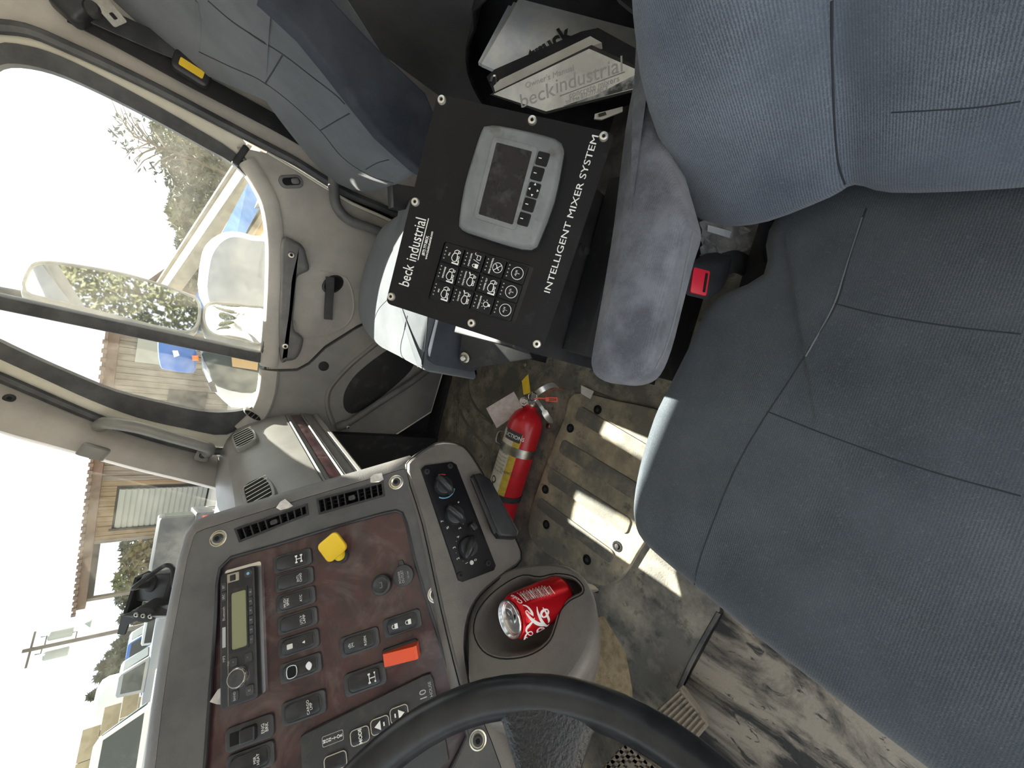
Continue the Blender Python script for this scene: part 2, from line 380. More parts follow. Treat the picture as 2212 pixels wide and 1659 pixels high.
        if smooth:
            me.shade_smooth(); me.set_sharp_from_angle(angle=radians(smooth))
        me.materials.append(MT[m] if isinstance(m, str) else m)
        o = bpy.data.objects.new(name, me); COL.objects.link(o)
        if parent is not None: o.parent = parent
        else: o.location = L
        WL[o] = L
        if kind: o['kind'] = kind
        return o

def text_mb(body, size, ext=.0002, align='CENTER', sx=1, spacing=1, shear=0, line=1, bold=0):
    cu = bpy.data.curves.new('lettering', 'FONT'); cu.body = body; cu.size = size; cu.align_x = align; cu.align_y = 'CENTER'; cu.extrude = ext
    cu.space_character = spacing; cu.shear = shear; cu.space_line = line; cu.resolution_u = 3; cu.offset = bold*size
    o = bpy.data.objects.new('lettering', cu); me = bpy.data.meshes.new_from_object(o)
    V = [(v.co.x*sx, v.co.y, v.co.z) for v in me.vertices]; Fc = [tuple(p.vertices) for p in me.polygons]
    bpy.data.objects.remove(o); bpy.data.curves.remove(cu); bpy.data.meshes.remove(me); return V, Fc
def text(name, body, fr, a, b, size, m, parent, h=.0005, rot=0, **k):
    V, Fc = text_mb(body, size, **k); f = fr.sub(a, b, h, rot)
    return MB().add([f.p(x, y, z) for x, y, z in V], Fc).build(name, m, parent, smooth=0, fix=False)
def seam(pix, bvh, r, lift=0, sub=5):
    P = []
    for x, y in cat([Vector((a, b, 0)) for a, b in pix], sub) if False else [(v.x, v.y) for v in cat([Vector((a, b, 0)) for a, b in pix], sub)]:
        d = ray(x, y); hit = bvh.ray_cast(CAM, d.normalized())
        if hit[0] is not None: P.append(hit[0]+hit[1]*lift)
    return P
def screw(fr, r, m, parent, name='screw', h=.0, hexr=.45, m2='hole', washer=None):
    o = MB().lathe(fr, [(r, h), (r, h+r*.25), (r*.8, h+r*.5), (r*.35, h+r*.55)], 16).build(name, m, parent)
    MB().lathe(fr, [(r*hexr, h+r*.4), (r*hexr, h+r*.58)], 6).build('socket', m2, o, 0)
    return o
# ================================================================== THE CAB SHELL
FZ = .10                                     # floor level
fl = structE('floor', (0, .5, FZ))
MB().box(WF(), -1.0, .82, -.75, 1.42, FZ-.05, FZ).build('floor_pan', 'mat_driver', fl)
# passenger footwell and tunnel rubber mat
def fz(L, z): return [tuple(onax(x, y, 2, z).xy) for x, y in L]
_cA = onax(1552, 1322, 2, FZ+.012); _cB = onax(1466, 1486, 2, FZ+.012)
cm = [(-.98, 1.34), (-.98, _cB.y-.02), (_cB.x, _cB.y), (_cA.x, _cA.y), (-.1, .26), (.30, .27), (.30, 1.36), (-.2, 1.385)]
MB().prism(WF(), cm, FZ, FZ+.012, .004).build('rubber_mat', 'rubber_mat', fl)
# ribbed border of the mat along the door and moulded folds
g = MB()
for k in range(7):
    dx = .012*k
    g.tube(cat([Vector((.16, 1.37-dx, FZ+.012)), Vector((-.05, 1.365-dx, FZ+.012)), Vector((-.22, 1.35-dx, FZ+.013)), Vector((-.40, 1.30-dx*1.3, FZ+.013))], 5), .0042, 6)
g.build('mat_ridges', 'rubber_mat', fl, kind=None)
def floor_line(pix, z, r, name='mat_fold', m='rubber_rib'):
    MB().tube(cat([onax(x, y, 2, z) for x, y in pix], 4), r, 6).build(name, m, fl)
floor_line([(1010, 800), (1014, 850), (1035, 890), (1065, 915)], FZ+.012, .006)
floor_line([(985, 860), (1000, 900), (1020, 930), (1070, 985)], FZ+.012, .006)
floor_line([(1195, 790), (1160, 815), (1145, 850)], FZ+.012, .005)
floor_line([(1283, 846), (1340, 870), (1400, 905)], FZ+.012, .004)
floor_line([(1552, 1322), (1524, 1370), (1492, 1430), (1466, 1486)], FZ+.009, .005, 'mat_fold', 'mat_driver')
# hatch plate in the tunnel mat with raised bands, bolts
hz = FZ+.012
hp = catp(fz([(1218, 905), (1190, 975), (1163, 1050), (1145, 1115), (1142, 1150), (1160, 1180), (1225, 1225), (1285, 1262), (1325, 1262), (1352, 1235), (1380, 1190), (1420, 1120), (1450, 1000), (1450, 900), (1330, 865), (1240, 850)], hz+.012), 3)
MB().prism(WF(), hp, hz, hz+.014, .005).build('hatch', 'rubber_hatch', fl)
ht = hz+.014
for k, (A, B, wd) in enumerate([((1248, 890), (1420, 995), .042), ((1212, 962), (1395, 1075), .042), ((1186, 1024), (1360, 1139), .042), ((1163, 1084), (1325, 1206), .034)]):
    a = onax(*A, 2, ht); b = onax(*B, 2, ht); d = (b-a); f = Fr((a+b)/2, d, Vector((0, 0, 1)).cross(d))
    MB().prism(f, rrect(d.length, wd, .012), -.001, .0045, .002).build('raised_band', 'rubber_rib', fl)
for (x, y) in [(1291, 885), (1232, 925), (1178, 1057), (1180, 1133), (1268, 1209), (1333, 1180)]:
    c = onax(x, y, 2, ht+.001); b_ = MB().lathe(WF(c), [(.013, 0), (.013, .001), (.0085, .0012), (.0085, .0004)], 14).build('bolt_hole', 'hole', fl)
    MB().lathe(WF(c), [(.006, 0), (.006, .003), (.003, .004)], 8).build('bolt', 'black_matte', b_)
for (x, y) in [(1185, 921), (1135, 787)]:
    c = onax(x, y, 2, hz); MB().lathe(WF(c), [(.009, 0), (.009, .003), (.004, .005)], 10).build('rivet', 'steel', fl)
# driver footwell: muddy mat
dm = [(-.98, _cB.y-.026), (_cB.x, _cB.y-.006), (_cA.x, _cA.y-.006), (-.1, .25), (.25, .25), (.25, -.7), (-.98, -.7)]
MB().prism(WF(), dm, FZ, FZ+.008, .003).build('muddy_mat', 'mud_mat', fl)
wbf = Fr((.80, 0, 0), (0, -1, 0), (0, 0, 1)); wbf.ez = Vector((-1, 0, 0))
struct(MB().plate(wbf, [(-1.48, .05), (.75, .05), (.75, 1.55), (-1.48, 1.55)], [rrect(1.5, .40, .06, cx=-.36, cy=1.28)], -.05, 0).build('wall_back', 'wall_cloth'))
wn3 = structE('added_window', (.82, .36, 1.08)); MB().prism(wbf, rrect(1.52, .42, .06, cx=-.36, cy=1.28), -.030, -.026).build('pane', 'glass_wind', wn3, 0)  # unseen rear window, added to let more skylight into the cab
struct(MB().box(WF(), -.75, .86, -.75, 1.5, 1.55, 1.60).build('ceiling', 'headliner'))
struct(MB().box(WF(), -1.06, -.99, -.75, 1.42, .05, .84).build('wall_front', 'black_matte'))
# small lower front corner: kick panel beside the door
struct(MB().box(WF(), -.99, -.46, 1.36, 1.42, .05, .80).build('trim_5', 'black_matte'))

# ------------------------------------------------------------------ passenger door
DY = 1.40
DF = Fr((0, DY, 0), (1, 0, 0), (0, 0, 1))
door = structE('door_1', (0, DY, FZ))
G_ = [(-40, 640), (-38, 300), (-25, 180), (0, 143), (60, 142), (140, 165), (250, 216), (350, 268), (440, 318), (500, 352), (545, 398), (572, 450), (583, 520), (583, 620), (577, 720), (571, 790), (563, 850), (541, 880), (490, 890), (430, 887), (350, 870), (250, 845), (150, 805), (70, 770), (0, 737), (-35, 715)]
S_ = [(-75, 640), (-75, 300), (-65, 150), (-10, 97), (60, 100), (130, 122), (220, 165), (320, 218), (420, 275), (505, 328), (552, 384), (578, 446), (588, 520), (588, 620), (582, 720), (576, 790), (569, 850), (552, 895), (490, 938), (400, 925), (300, 902), (200, 865), (100, 820), (0, 775), (-60, 748), (-75, 720)]
L_ = [(-115, 640), (-115, 300), (-100, 130), (-20, 66), (70, 78), (150, 106), (250, 152), (350, 202), (450, 254), (525, 300), (562, 372), (585, 440), (594, 520), (594, 620), (588, 720), (582, 790), (575, 850), (562, 915), (500, 965), (400, 960), (300, 934), (200, 898), (100, 856), (0, 813), (-90, 785), (-112, 720)]
g2 = DF.pxs(G_); s2 = DF.pxs(S_); l2 = DF.pxs(L_)
MB().plate(DF, catp(s2, 3), [catp(g2, 3)], -.020, .004).build('window_seal', 'seal', door)
MB().plate(DF, catp(l2, 3), [catp(offs(ccw(s2), -.004), 3)], -.022, -.006).build('window_frame', 'cream', door)
# divider bar between the fixed quarter light and the drop glass
d0 = DF.px(-60, 642); d1 = DF.px(577, 777); dd = Vector((d1[0]-d0[0], d1[1]-d0[1])); nn = Vector((-dd.y, dd.x)).normalized()*.0165
MB().prism(DF, [(d0[0]-nn.x, d0[1]-nn.y), (d1[0]-nn.x, d1[1]-nn.y), (d1[0]+nn.x, d1[1]+nn.y), (d0[0]+nn.x, d0[1]+nn.y)], -.05, .002, .008).build('divider_bar', 'seal', door)
# gaskets around the door aperture
K_ = [(-30, 55), (60, 66), (150, 103), (250, 149), (350, 198), (450, 250), (560, 308), (640, 350), (700, 388), (760, 422), (850, 460), (960, 520)]
MB().tube(cat([onax(x, y, 1, DY-.008) for x, y in K_], 3), .013, 8).build('gasket', 'seal', door)
K2 = [(-40, 800), (0, 815), (100, 858), (200, 900), (300, 935), (400, 963), (480, 975), (560, 950)]
MB().tube(cat([onax(x, y, 1, DY-.006) for x, y in K2], 3), .012, 8).build('gasket', 'seal', door)
MB().tube(cat([onax(x, y, 1, DY-.004) for x, y in [(575, 330), (640, 368), (700, 405), (760, 440), (850, 480), (960, 540)]], 3), .006, 8).build('edge_strip', 'cream', door)
# upper trim panel, taupe
up = [(512, 318), (548, 372), (578, 435), (592, 520), (592, 620), (586, 720), (579, 797), (640, 795), (665, 782), (700, 747), (768, 704), (900, 640), (1010, 560), (960, 545), (850, 485), (760, 444), (700, 408), (640, 370), (575, 332)]
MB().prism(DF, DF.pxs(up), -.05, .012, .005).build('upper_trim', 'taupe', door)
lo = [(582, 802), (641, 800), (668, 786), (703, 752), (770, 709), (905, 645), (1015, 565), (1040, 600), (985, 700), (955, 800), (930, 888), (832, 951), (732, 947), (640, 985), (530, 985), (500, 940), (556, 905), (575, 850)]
MB().prism(DF, DF.pxs(lo), -.05, .008, .004).build('lower_trim', 'taupe_shaded', door)
MB().tube([onax(x, y, 1, DY-.004) for x, y in [(640, 985), (732, 949), (832, 953), (930, 890), (957, 800), (985, 700)]], .004, 6).build('bottom_edge', 'cream', door)
# sill cap catching the sun
sp = [DF.px(v.x, v.y) for v in cat([Vector((x, y, 0)) for x, y in [(524, 352), (552, 394), (575, 444), (586, 520), (586, 600), (581, 700), (573, 790)]], 4)]
rings = []
for i, (a, b) in enumerate(sp):
    q = sp[min(i+1, len(sp)-1)]; p_ = sp[max(i-1, 0)]; t = Vector((q[0]-p_[0], q[1]-p_[1])).normalized(); o_ = Vector((t.y, -t.x))
    if o_.y > 0 and i > 4: o_ = -o_
    o_ = Vector((-t.y, t.x)) if (Vector((-t.y, t.x)).dot(Vector((.05-a, 1.05-b))) < 0) else Vector((t.y, -t.x))
    rings.append([DF.p(a+o_.x*k, b+o_.y*k, h) for k, h in ((-.014, -.022), (-.014, .003), (-.008, .014), (.004, .022), (.020, .025), (.030, .020), (.030, -.022))])
MB().loft(rings).build('sill_cap', 'taupe', door)
fsp = [DF.px(v.x, v.y) for v in cat([Vector((x, y, 0)) for x, y in [(573, 798), (566, 850), (547, 893), (515, 925)]], 4)]
rings = []
for i, (a, b) in enumerate(fsp):
    q = fsp[min(i+1, len(fsp)-1)]; p_ = fsp[max(i-1, 0)]; t = Vector((q[0]-p_[0], q[1]-p_[1])).normalized()
    o_ = Vector((-t.y, t.x)) if (Vector((-t.y, t.x)).dot(Vector((.05-a, 1.05-b))) < 0) else Vector((t.y, -t.x))
    rings.append([DF.p(a+o_.x*k, b+o_.y*k, h) for k, h in ((-.014, -.022), (-.014, .003), (-.008, .014), (.006, .020), (.03, .022), (.036, .016), (.036, -.022))])
MB().loft(rings).build('sill_cap', 'taupe', door)
# window slots on the sill
for (x, y, wv) in ((572, 748, .022), (577, 835, .018)):
    a, b = DF.px(x, y); c = MB().prism(DF.sub(a, b, .0), rrect(wv*2, .014, .005), .0, .010, .003).build('defrost_slot', 'seal', door)
    for k in range(3): MB().box(DF.sub(a+(k-1)*wv*.55, b), -.003, .003, -.004, .004, .009, .012).build('slot_rib', 'handle', c)
a, b = DF.px(545, 893); c = MB().prism(DF.sub(a, b, 0, radians(58)), ell(.030, .011), .0, .022, .004).build('demister_vent', 'taupe', door)
MB().prism(DF.sub(a, b, .0, radians(58)), ell(.026, .008), .02, .0235).build('opening', 'hole', c)
for k in (-1, 0, 1): MB().box(DF.sub(a, b, 0, radians(58)), k*.013-.0012, k*.013+.0012, -.008, .008, .02, .0245).build('vent_bar', 'handle', c)
# clip at the rear end of the sill
a, b = DF.px(519, 338); MB().prism(DF.sub(a, b, 0, radians(72)), rrect(.016, .062, .004), .004, .018, .003).build('seal_clip', 'black', door)
# big grab handle
gh = [(606, 518), (635, 522), (652, 536), (659, 560), (663, 582), (650, 590), (637, 600), (633, 640), (629, 690), (633, 712), (646, 722), (651, 732), (645, 756), (634, 772), (615, 776), (604, 774), (600, 700), (603, 600)]
f_ = DF.sub(0, 0, .012); hd = MB().prism(DF, catp(DF.pxs(gh), 3), .010, .045, .014, 3).build('grab_handle', 'handle', door)
for (x, y) in ((629, 551), (616, 748)):
    a, b = DF.px(x, y, .045); screw(DF.sub(a, b, .043), .010, 'steel', hd, 'bolt')
# recessed panel behind grab handle and inside latch
rc = [(640, 600), (690, 585), (745, 600), (762, 650), (755, 690), (725, 715), (680, 728), (648, 722), (634, 690), (637, 640)]
MB().tube(cat([DF.p(*DF.px(x, y), .011) for x, y in rc[1:9]], 4), .004, 6).build('recess_edge', 'taupe', door)
a, b = DF.px(717, 614); es = MB().prism(DF.sub(a, b, 0, radians(-40)), ell(.038, .026), .010, .017, .004).build('latch_cup', 'black', door)
MB().prism(DF.sub(a, b, 0, radians(-40)), ell(.032, .021), .0155, .0178).build('cup_floor', 'hole', es)
lp = [DF.p(*DF.px(x, y), .030) for x, y in ((708, 598), (707, 630), (705, 660), (704, 688))]
MB().strip(lp, .024, .012, Vector((0, -1, 0))).build('latch_lever', 'black', door, 60)
# lock / window button
a, b = DF.px(627, 394); lk = MB().prism(DF.sub(a, b, 0, radians(-62)), rrect(.066, .036, .017), .012, .018, .004).build('lock_bezel', 'handle', door)
MB().prism(DF.sub(a, b, 0, radians(-62)), rrect(.048, .020, .009), .016, .0195, .001).build('lock_recess', 'hole', lk)
MB().prism(DF.sub(a, b, 0, radians(-62)), rrect(.022, .016, .006, cx=.010), .018, .024, .003).build('lock_button', 'handle', lk)
a, b = DF.px(698, 790); MB().prism(DF.sub(a, b, 0), ell(.017, .017, 18), .006, .0095, .001).build('hole_plug', 'black_matte', door)
# pocket swage and diagonal pull bar on the lower trim
MB().tube(cat([DF.p(*DF.px(x, y), .004) for x, y in [(815, 740), (760, 785), (722, 825), (708, 850), (708, 880), (720, 915)]], 5), .014, 8, flat=.6).build('pocket_swage', 'taupe_shaded', door)
MB().prism(DF, catp(DF.pxs([(820, 765), (770, 805), (748, 835), (740, 860), (745, 885), (770, 890), (830, 850), (885, 800), (890, 770), (860, 745)]), 3), .004, .0105, .003).build('pocket', 'black_matte', door)
pb = [DF.p(*DF.px(x, y), h) for x, y, h in ((728, 920, .012), (742, 912, .024), (760, 900, .032), (820, 860, .034), (880, 822, .034), (925, 790, .03))]
pbo = MB().tube(cat(pb, 4), [.017]*5+[.013]*16, 10).build('pull_bar', 'handle', door)
a, b = DF.px(751, 922, .03); screw(DF.sub(a, b, .036), .008, 'steel', pbo, 'bolt')
# strap loop at the rear
lpz = [DF.p(*DF.px(x, y), h) for x, y, h in ((713, 370, .03), (716, 415, .03), (722, 450, .034), (748, 478, .036), (795, 495, .036), (850, 515, .034))]
MB().tube(cat(lpz, 5), .0155, 10).build('pull_loop', 'handle', door)
# glass
win = structE('window_1', (0, DY+.035, .75))
MB().prism(DF, catp(offs(ccw(g2), .012), 2), -.040, -.036).build('pane', 'glass_door', win, 0)

struct(MB().box(WF(), -.72, .9, DY-.01, DY+.10, 1.395, 1.60, .01).build('trim_sunblock', 'taupe'))  # out-of-view header, added to stop sun coming in above the door frame
struct(MB().box(WF(), -.99, .9, DY+.052, DY+.09, -.05, .70).build('wall_right', 'black_matte'))
struct(MB().box(WF(), -.99, .9, DY-.03, DY+.06, .0, .125, .01).build('trim_4', 'black_matte'))
# ------------------------------------------------------------------ B pillar and belt
bp = structE('trim_1', (.6, 1.41, .5))
bpl = [tuple(DF.px(x, y)) for x, y in K_]
bpl = bpl + [(.2, .05), (.9, .05), (.9, 1.6), (.30, 1.6)]
MB().prism(DF, bpl, -.07, -.002, .004).build('pillar_panel', 'taupe', bp)
belt = thing('seat_belt', 'black passenger seat belt running down the beige pillar behind the seat', 'seat belt', (.47, 1.37, .6))
BP = [onax(x, y, 1, 1.372) for x, y in [(150, 25), (240, 72), (330, 122), (420, 172), (520, 225), (600, 268), (680, 315)]]
MB().strip(cat(BP, 3), .048, .003, Vector((.25, -1, 0))).build('webbing', 'black_matte', belt)
BP2 = [onax(x, y, 1, 1.362) for x, y in [(185, 20), (260, 55), (350, 95), (430, 128), (520, 175)]]
MB().strip(cat(BP2, 3), .05, .003, Vector((.35, -1, 0))).build('webbing', 'seal', belt)
gfr = Fr(onax(415, 150, 1, 1.355), onax(445, 168, 1, 1.355)-onax(385, 130, 1, 1.355), Vector((.3, 0, 1)))
go = MB().prism(gfr, rrect(.072, .05, .012), -.008, .012, .006).build('belt_guide', 'black', belt)
MB().prism(gfr, rrect(.046, .018, .003, cy=-.002), .011, .014).build('caution_label', 'yellow', go)
rf = Fr(onax(165, 12, 1, 1.36), Vector((1, 0, -.5)), Vector((.5, 0, 1)))
MB().prism(rf, rrect(.07, .06, .015), -.01, .035, .012, 3).build('anchor_cover', 'black', belt)
MB().lathe(Fr(onax(200, 22, 1, 1.33), (1, 0, 0), (0, 0, 1)), [(.012, -.01), (.014, .01), (.010, .016)], 14).build('anchor_bolt', 'black_matte', belt)
tf = Fr(onax(232, 20, 1, 1.325), onax(250, 45, 1, 1.325)-onax(215, 5, 1, 1.325), Vector((.5, 0, 1)))
MB().plate(tf, rrect(.055, .030, .004), [rrect(.012, .008, .002, cx=.012)], -.001, .0015).build('tongue', 'steel', belt)

# ------------------------------------------------------------------ A pillar with handle
ap = structE('trim_2', (-.55, 1.38, .6))
AO = [(-60, 795), (0, 822), (100, 866), (200, 907), (300, 942), (400, 970), (480, 985), (560, 960)]
AI = [(-60, 905), (0, 930), (100, 958), (200, 985), (300, 1012), (400, 1036), (480, 1056), (560, 1072)]
ra = cat([onax(x, y, 1, 1.395) for x, y in AO], 3); ri = cat([onax(x, y, 1, 1.31) for x, y in AI], 3); rm = [(p_+q)/2+Vector((.012, -.012, 0)) for p_, q in zip(ra, ri)]
MB().patch([ra[::3], rm[::3], ri[::3]], Vector((-.03, .05, 0)), 3).build('pillar_cover', 'taupe', ap)
hpth = [at(*q) for q in [(212, 926, .985), (222, 915, .955), (245, 915, .945), (300, 924, .975), (370, 944, 1.02), (430, 961, 1.06), (452, 970, 1.085), (440, 985, 1.12)]]
ho = MB().tube(cat(hpth, 5), .0155, 10).build('pillar_handle', 'dash_pass', ap)
for (x, y, d) in ((218, 932, .985), (438, 984, 1.10)):
    c = at(x, y, d); f = Fr(c, Vector((.35, 0, -1)), Vector((0, 1, 0))); n_ = (CAM-c).normalized(); f = Fr(c, Vector((-.35, 0, -1)).cross(n_), Vector((-.35, 0, -1)))
    f.ez = n_; MB().prism(f, rrect(.034, .036, .008), -.012, .006, .003).build('foot', 'dash_pass', ho)
    screw(f.sub(0, 0, .006), .0085, 'black', ho, 'bolt')
c = at(20, 860, .86); f = Fr(c, Vector((1, 0, 0)).cross(CAM-c), Vector((1, 0, 0))); f.ez = (CAM-c).normalized(); screw(f, .010, 'black_matte', ap, 'trim_screw')
c = at(203, 975, .90); f = Fr(c, Vector((-.3, 0, 1)), Vector((0, 1, 0)))
kb = MB().prism(Fr(c, Vector((.39, 0, 1)), Vector((0, -1, 0))), rrect(.052, .022, .010), -.014, .014, .005).build('visor_clip', 'dash_pass', ap)

# ------------------------------------------------------------------ windshield
wn = structE('window_2', (-.9, .3, .85))
def wx(y, z): return -.614+.386*(z-.865)-.04-.36*(1-((y-.3)/1.02)**2)
grid = []
for i in range(7):
    z = .70+i*.14; grid.append([Vector((wx(y, z), y, z)) for y in [1.31-k*.22 for k in range(10)]])
MB().patch(grid, Vector((-.004, 0, .001)), 2).build('pane', 'glass_wind', wn)
# ================================================================== DASHBOARD
dash = thing('dashboard', 'grey truck dashboard with red burl wood switch panel angled to the driver', 'dashboard', (-.55, .6, .45))
_A = Vector((-.485, .692, .878)); _D = Vector((-.629, .573, .861)); _n = Vector((.4897, -.668, .5602)).normalized()
_ex = (_A-_D); _ex = (_ex-_n*_ex.dot(_n)).normalized()
PF = Fr(_A, _ex, _n.cross(_ex))
PF.ez = _n
face = PF.pxs([(418, 1160), (404, 1210), (385, 1310), (368, 1400), (350, 1530), (335, 1659), (310, 1820), (700, 1990), (1120, 1760), (1062, 1600), (1000, 1452), (940, 1230), (905, 1092), (884, 1020), (872, 1012), (840, 1022), (650, 1078), (440, 1143), (425, 1150)])
face = ccw(face)
wood_o = PF.pxs([(468, 1330), (470, 1262), (476, 1228), (500, 1204), (600, 1176), (720, 1139), (827, 1109), (856, 1103), (869, 1108), (878, 1130), (897, 1214), (924, 1303), (955, 1400), (990, 1510), (1010, 1590), (960, 1690), (800, 1830), (430, 1790), (445, 1640), (456, 1480)])
wood_o = ccw(wood_o)
g = MB(); rings = [[PF.p(a, b, h) for a, b in offs(face, d)] for d, h in ((.030, -.20), (.030, -.035), (.026, -.018), (.018, -.008), (.009, -.002), (0, 0))]
g.loft(rings, True, True, False); g.build('dash_shell', 'dash_lip', dash, 60)
# face with wood opening
vent_h = [PF.pxs([(507, 1142), (665, 1088), (668, 1112), (518, 1172)]), PF.pxs([(684, 1078), (828, 1040), (832, 1072), (690, 1112)])]
MB().plate(PF, offs(face, -.001), [wood_o]+[offs(ccw(v), -.001) for v in vent_h], -.012, .001).build('bezel', 'dash', dash)
MB().tube([PF.p(a, b, .001) for a, b in wood_o], .0028, 6, closed=True).build('bezel_rim', 'black', dash)
wd = MB().prism(PF, offs(wood_o, .004), -.014, -.004).build('wood_panel', 'wood', dash, 0)
# air vents in the bezel
for k, v in enumerate(vent_h):
    v = ccw(v); P4 = [Vector((*q, 0)) for q in v]
    lng = P4[1]-P4[0]; o4 = [P4[0], P4[1], P4[2], P4[3]]
    sides = [(o4[(i+1) % 4]-o4[i]).length for i in range(4)]; i0 = sides.index(max(sides))
    A, B, Cc, D = (o4[(i0+j) % 4] for j in range(4))
    bx = MB().prism(PF, v, -.036, -.030).build('air_vent', 'hole', dash, 0)
    fr_ = MB().plate(PF, v, [offs(v, -.0035)], -.03, .003); fr_.build('vent_frame', 'black', bx)
    n_ = 10
    for j in range(1, n_):
        t = j/n_; p0 = A.lerp(B, t); p1 = D.lerp(Cc, t)
        if j == 5: continue
        MB().strip([PF.p(p0.x, p0.y, -.006), PF.p(p1.x, p1.y, -.006)], .014, .0022, (PF.p(B.x, B.y)-PF.p(A.x, A.y)).normalized()).build('vent_slat', 'black', bx, 0)
    for t in (.25, .5, .75):
        p0 = A.lerp(D, t); p1 = B.lerp(Cc, t)
        MB().strip([PF.p(p0.x, p0.y, -.020), PF.p(p1.x, p1.y, -.020)], .010, .0015, (PF.p(D.x, D.y)-PF.p(A.x, A.y)).normalized()).build('cross_slat', 'black_matte', bx, 0)
    m_ = (A+B+Cc+D)/4; ang = atan2((B-A).y, (B-A).x)
    MB().prism(PF.sub(m_.x, m_.y, 0, ang), rrect(.012, .0085, .003), -.012, .001, .001).build('vent_tab', 'switch', bx)
# bezel fixings: zinc washers
for (x, y) in ((473, 1163), (856, 1042), (940.7, 1283.6), (1032, 1597)):
    a, b = PF.px(x, y); f = PF.sub(a, b, .001)
    o = MB().lathe(f, [(.0135, 0), (.0135, .0016), (.0115, .0022), (.0105, .0012)], 22).build('washer', 'zinc' if x != 940.7 else 'nickel', dash)
    MB().lathe(f, [(.0078, .001), (.0078, .004), (.006, .0055)], 18).build('screw_head', 'switch', o)
    MB().lathe(f, [(.004, .005), (.004, .0058)], 6).build('socket', 'hole', o)
# rocker switches
def tx(s, fr, a, b, size, p, rot=0, m='print_white', **k): return text('legend', s, fr, a, b, size, m, p, rot=rot, **k)
UP = pi/2
def sw(x, y, wv=.0275, hv=.062, legend=None, l2=None, tip=1, rot=0, icons=()):
    a, b = PF.px(x, y); f = PF.sub(a, b, -.004, rot)
    o = MB().prism(f, rrect(wv, hv, .006), 0, .0055, .0022).build('rocker_switch', 'switch', dash)
    g = MB(); n = 12
    rings = []
    for k in range(n+1):
        t = -1+2*k/n; yy = t*hv*.355; hh = .0062+.0032*t*t*(1 if t*tip > 0 else .25)+(.0012*t*tip)
        ww = wv*.36*(1-.25*max(0, abs(t)-.75)/.25)
        rings.append([f.p(-ww, yy, .004), f.p(-ww, yy, hh), f.p(-ww*.6, yy, hh+.0012), f.p(ww*.6, yy, hh+.0012), f.p(ww, yy, hh), f.p(ww, yy, .004)])
    g.loft(rings); rk = g.build('rocker', 'rocker', o, 50)
    MB().tube([f.p(p_[0], p_[1], .0052) for p_ in rrect(wv*.80, hv*.80, .008)], .0011, 5, closed=True).build('rocker_surround', 'black', o)
    if legend: text('legend', legend, f, 0, -.010, .0052, 'print_white', o, h=.0095, spacing=1.05, line=.85)
    if l2: text('legend', l2, f, 0, .012, .0052, 'print_white', o, h=.0105, spacing=1.05, line=.85)
    return o, f
ra = atan2(PF.px(650, 1443)[1]-PF.px(632, 1211)[1], PF.px(650, 1443)[0]-PF.px(632, 1211)[0])+pi
ra = 0
def icon_axle(f, b, o, s=1, m='print_white'):
    g = MB()
    for yy in (-.004*s, .004*s): g.box(f.sub(0, b+yy, .0096), -.005*s, .005*s, -.0006, .0006, 0, .0004)
    g.box(f.sub(0, b, .0096), -.0006, .0006, -.004*s, .004*s, 0, .0004)
    for yy in (-.004*s, .004*s):
        for xx in (-.005*s, .005*s): g.box(f.sub(xx, b+yy, .0096), -.0012, .0012, -.0018, .0018, 0, .0005)
    g.build('legend_symbol', m, o, 0)
def icon_lock(f, b, o, open_=False):
    g = MB(); g.box(f.sub(0, b, .0098), -.0038, .0038, -.003, .0022, 0, .0004)
    g.tube([f.p(-.0026, b+.002, .0102), f.p(-.0026, b+.005, .0102), f.p(0, b+.0064, .0102), f.p(.0026, b+.005, .0102), f.p(.0026, b+(.0038 if open_ else .002), .0102)], .0006, 5)
    g.build('legend_symbol', 'print_white', o, 0)
o, f = sw(632, 1211); icon_axle(f, -.012, o)
o, f = sw(635.6, 1251.6, legend='INTL\nCHAS')
o, f = sw(639, 1295, legend='ATC', l2='MUD/\nSPIN')
o, f = sw(642.7, 1341, legend='UTLY\nLAMP')
o, f = sw(645.4, 1389.5); MB().prism(f, rrect(.007, .0085, .001, cy=.011), .010, .0106).build('legend_symbol', 'paper', o, 0); MB().prism(f, [(-.002, -.011), (.002, -.011), (0, -.007)], .0085, .0102).build('legend_symbol', 'print_white', o, 0)
o, f = sw(650, 1443); MB().prism(f, catp([(-.007, .016), (.007, .016), (.006, .005), (-.006, .005)], 3), .008, .0106).build('broken_hole', 'hole', o, 0)
MB().tube([f.p(p_[0], p_[1], .0104) for p_ in catp([(-.007, .017), (.007, .017), (.0065, .005), (-.0065, .005)], 3)], .0007, 5, closed=True).build('broken_edge', 'paper_cool', o)
MB().prism(f, catp([(-.006, -.014), (0, -.018), (.006, -.014), (.001, -.009)], 3), .008, .0102).build('worn_spot', 'paper_cool', o, 0)
o, f = sw(656.5, 1529, .031, .064, legend='CARGO\nLMP')
o, f = sw(777, 1386.7, .029, .062, l2='cEt\n{=t', legend='RGEN')
o, f = sw(789, 1467, .031, .064, tip=-1); icon_axle(f, -.012, o, 1.15)
o, f = sw(869.5, 1346.6, .029, .062); icon_lock(f, -.012, o); icon_lock(f, .010, o, True)
# mirror heater switch and engine brake slide
o, f = sw(541.7, 1643, .030, .064, legend='MIR\nHEAT')
a, b = PF.px(540, 1583); f = PF.sub(a, b, -.004)
o = MB().prism(f, rrect(.030, .066, .007), 0, .0055, .002).build('slide_switch', 'switch', dash)
MB().prism(f, rrect(.016, .018, .001, cy=.017), .005, .0058).build('slot', 'hole', o, 0)
MB().prism(f, rrect(.019, .022, .003, cy=.0), .005, .014, .003).build('slider', 'rocker', o)
text('legend', 'ENG\nBRK', f, 0, -.021, .0062, 'print_white', o, h=.006, line=.85)
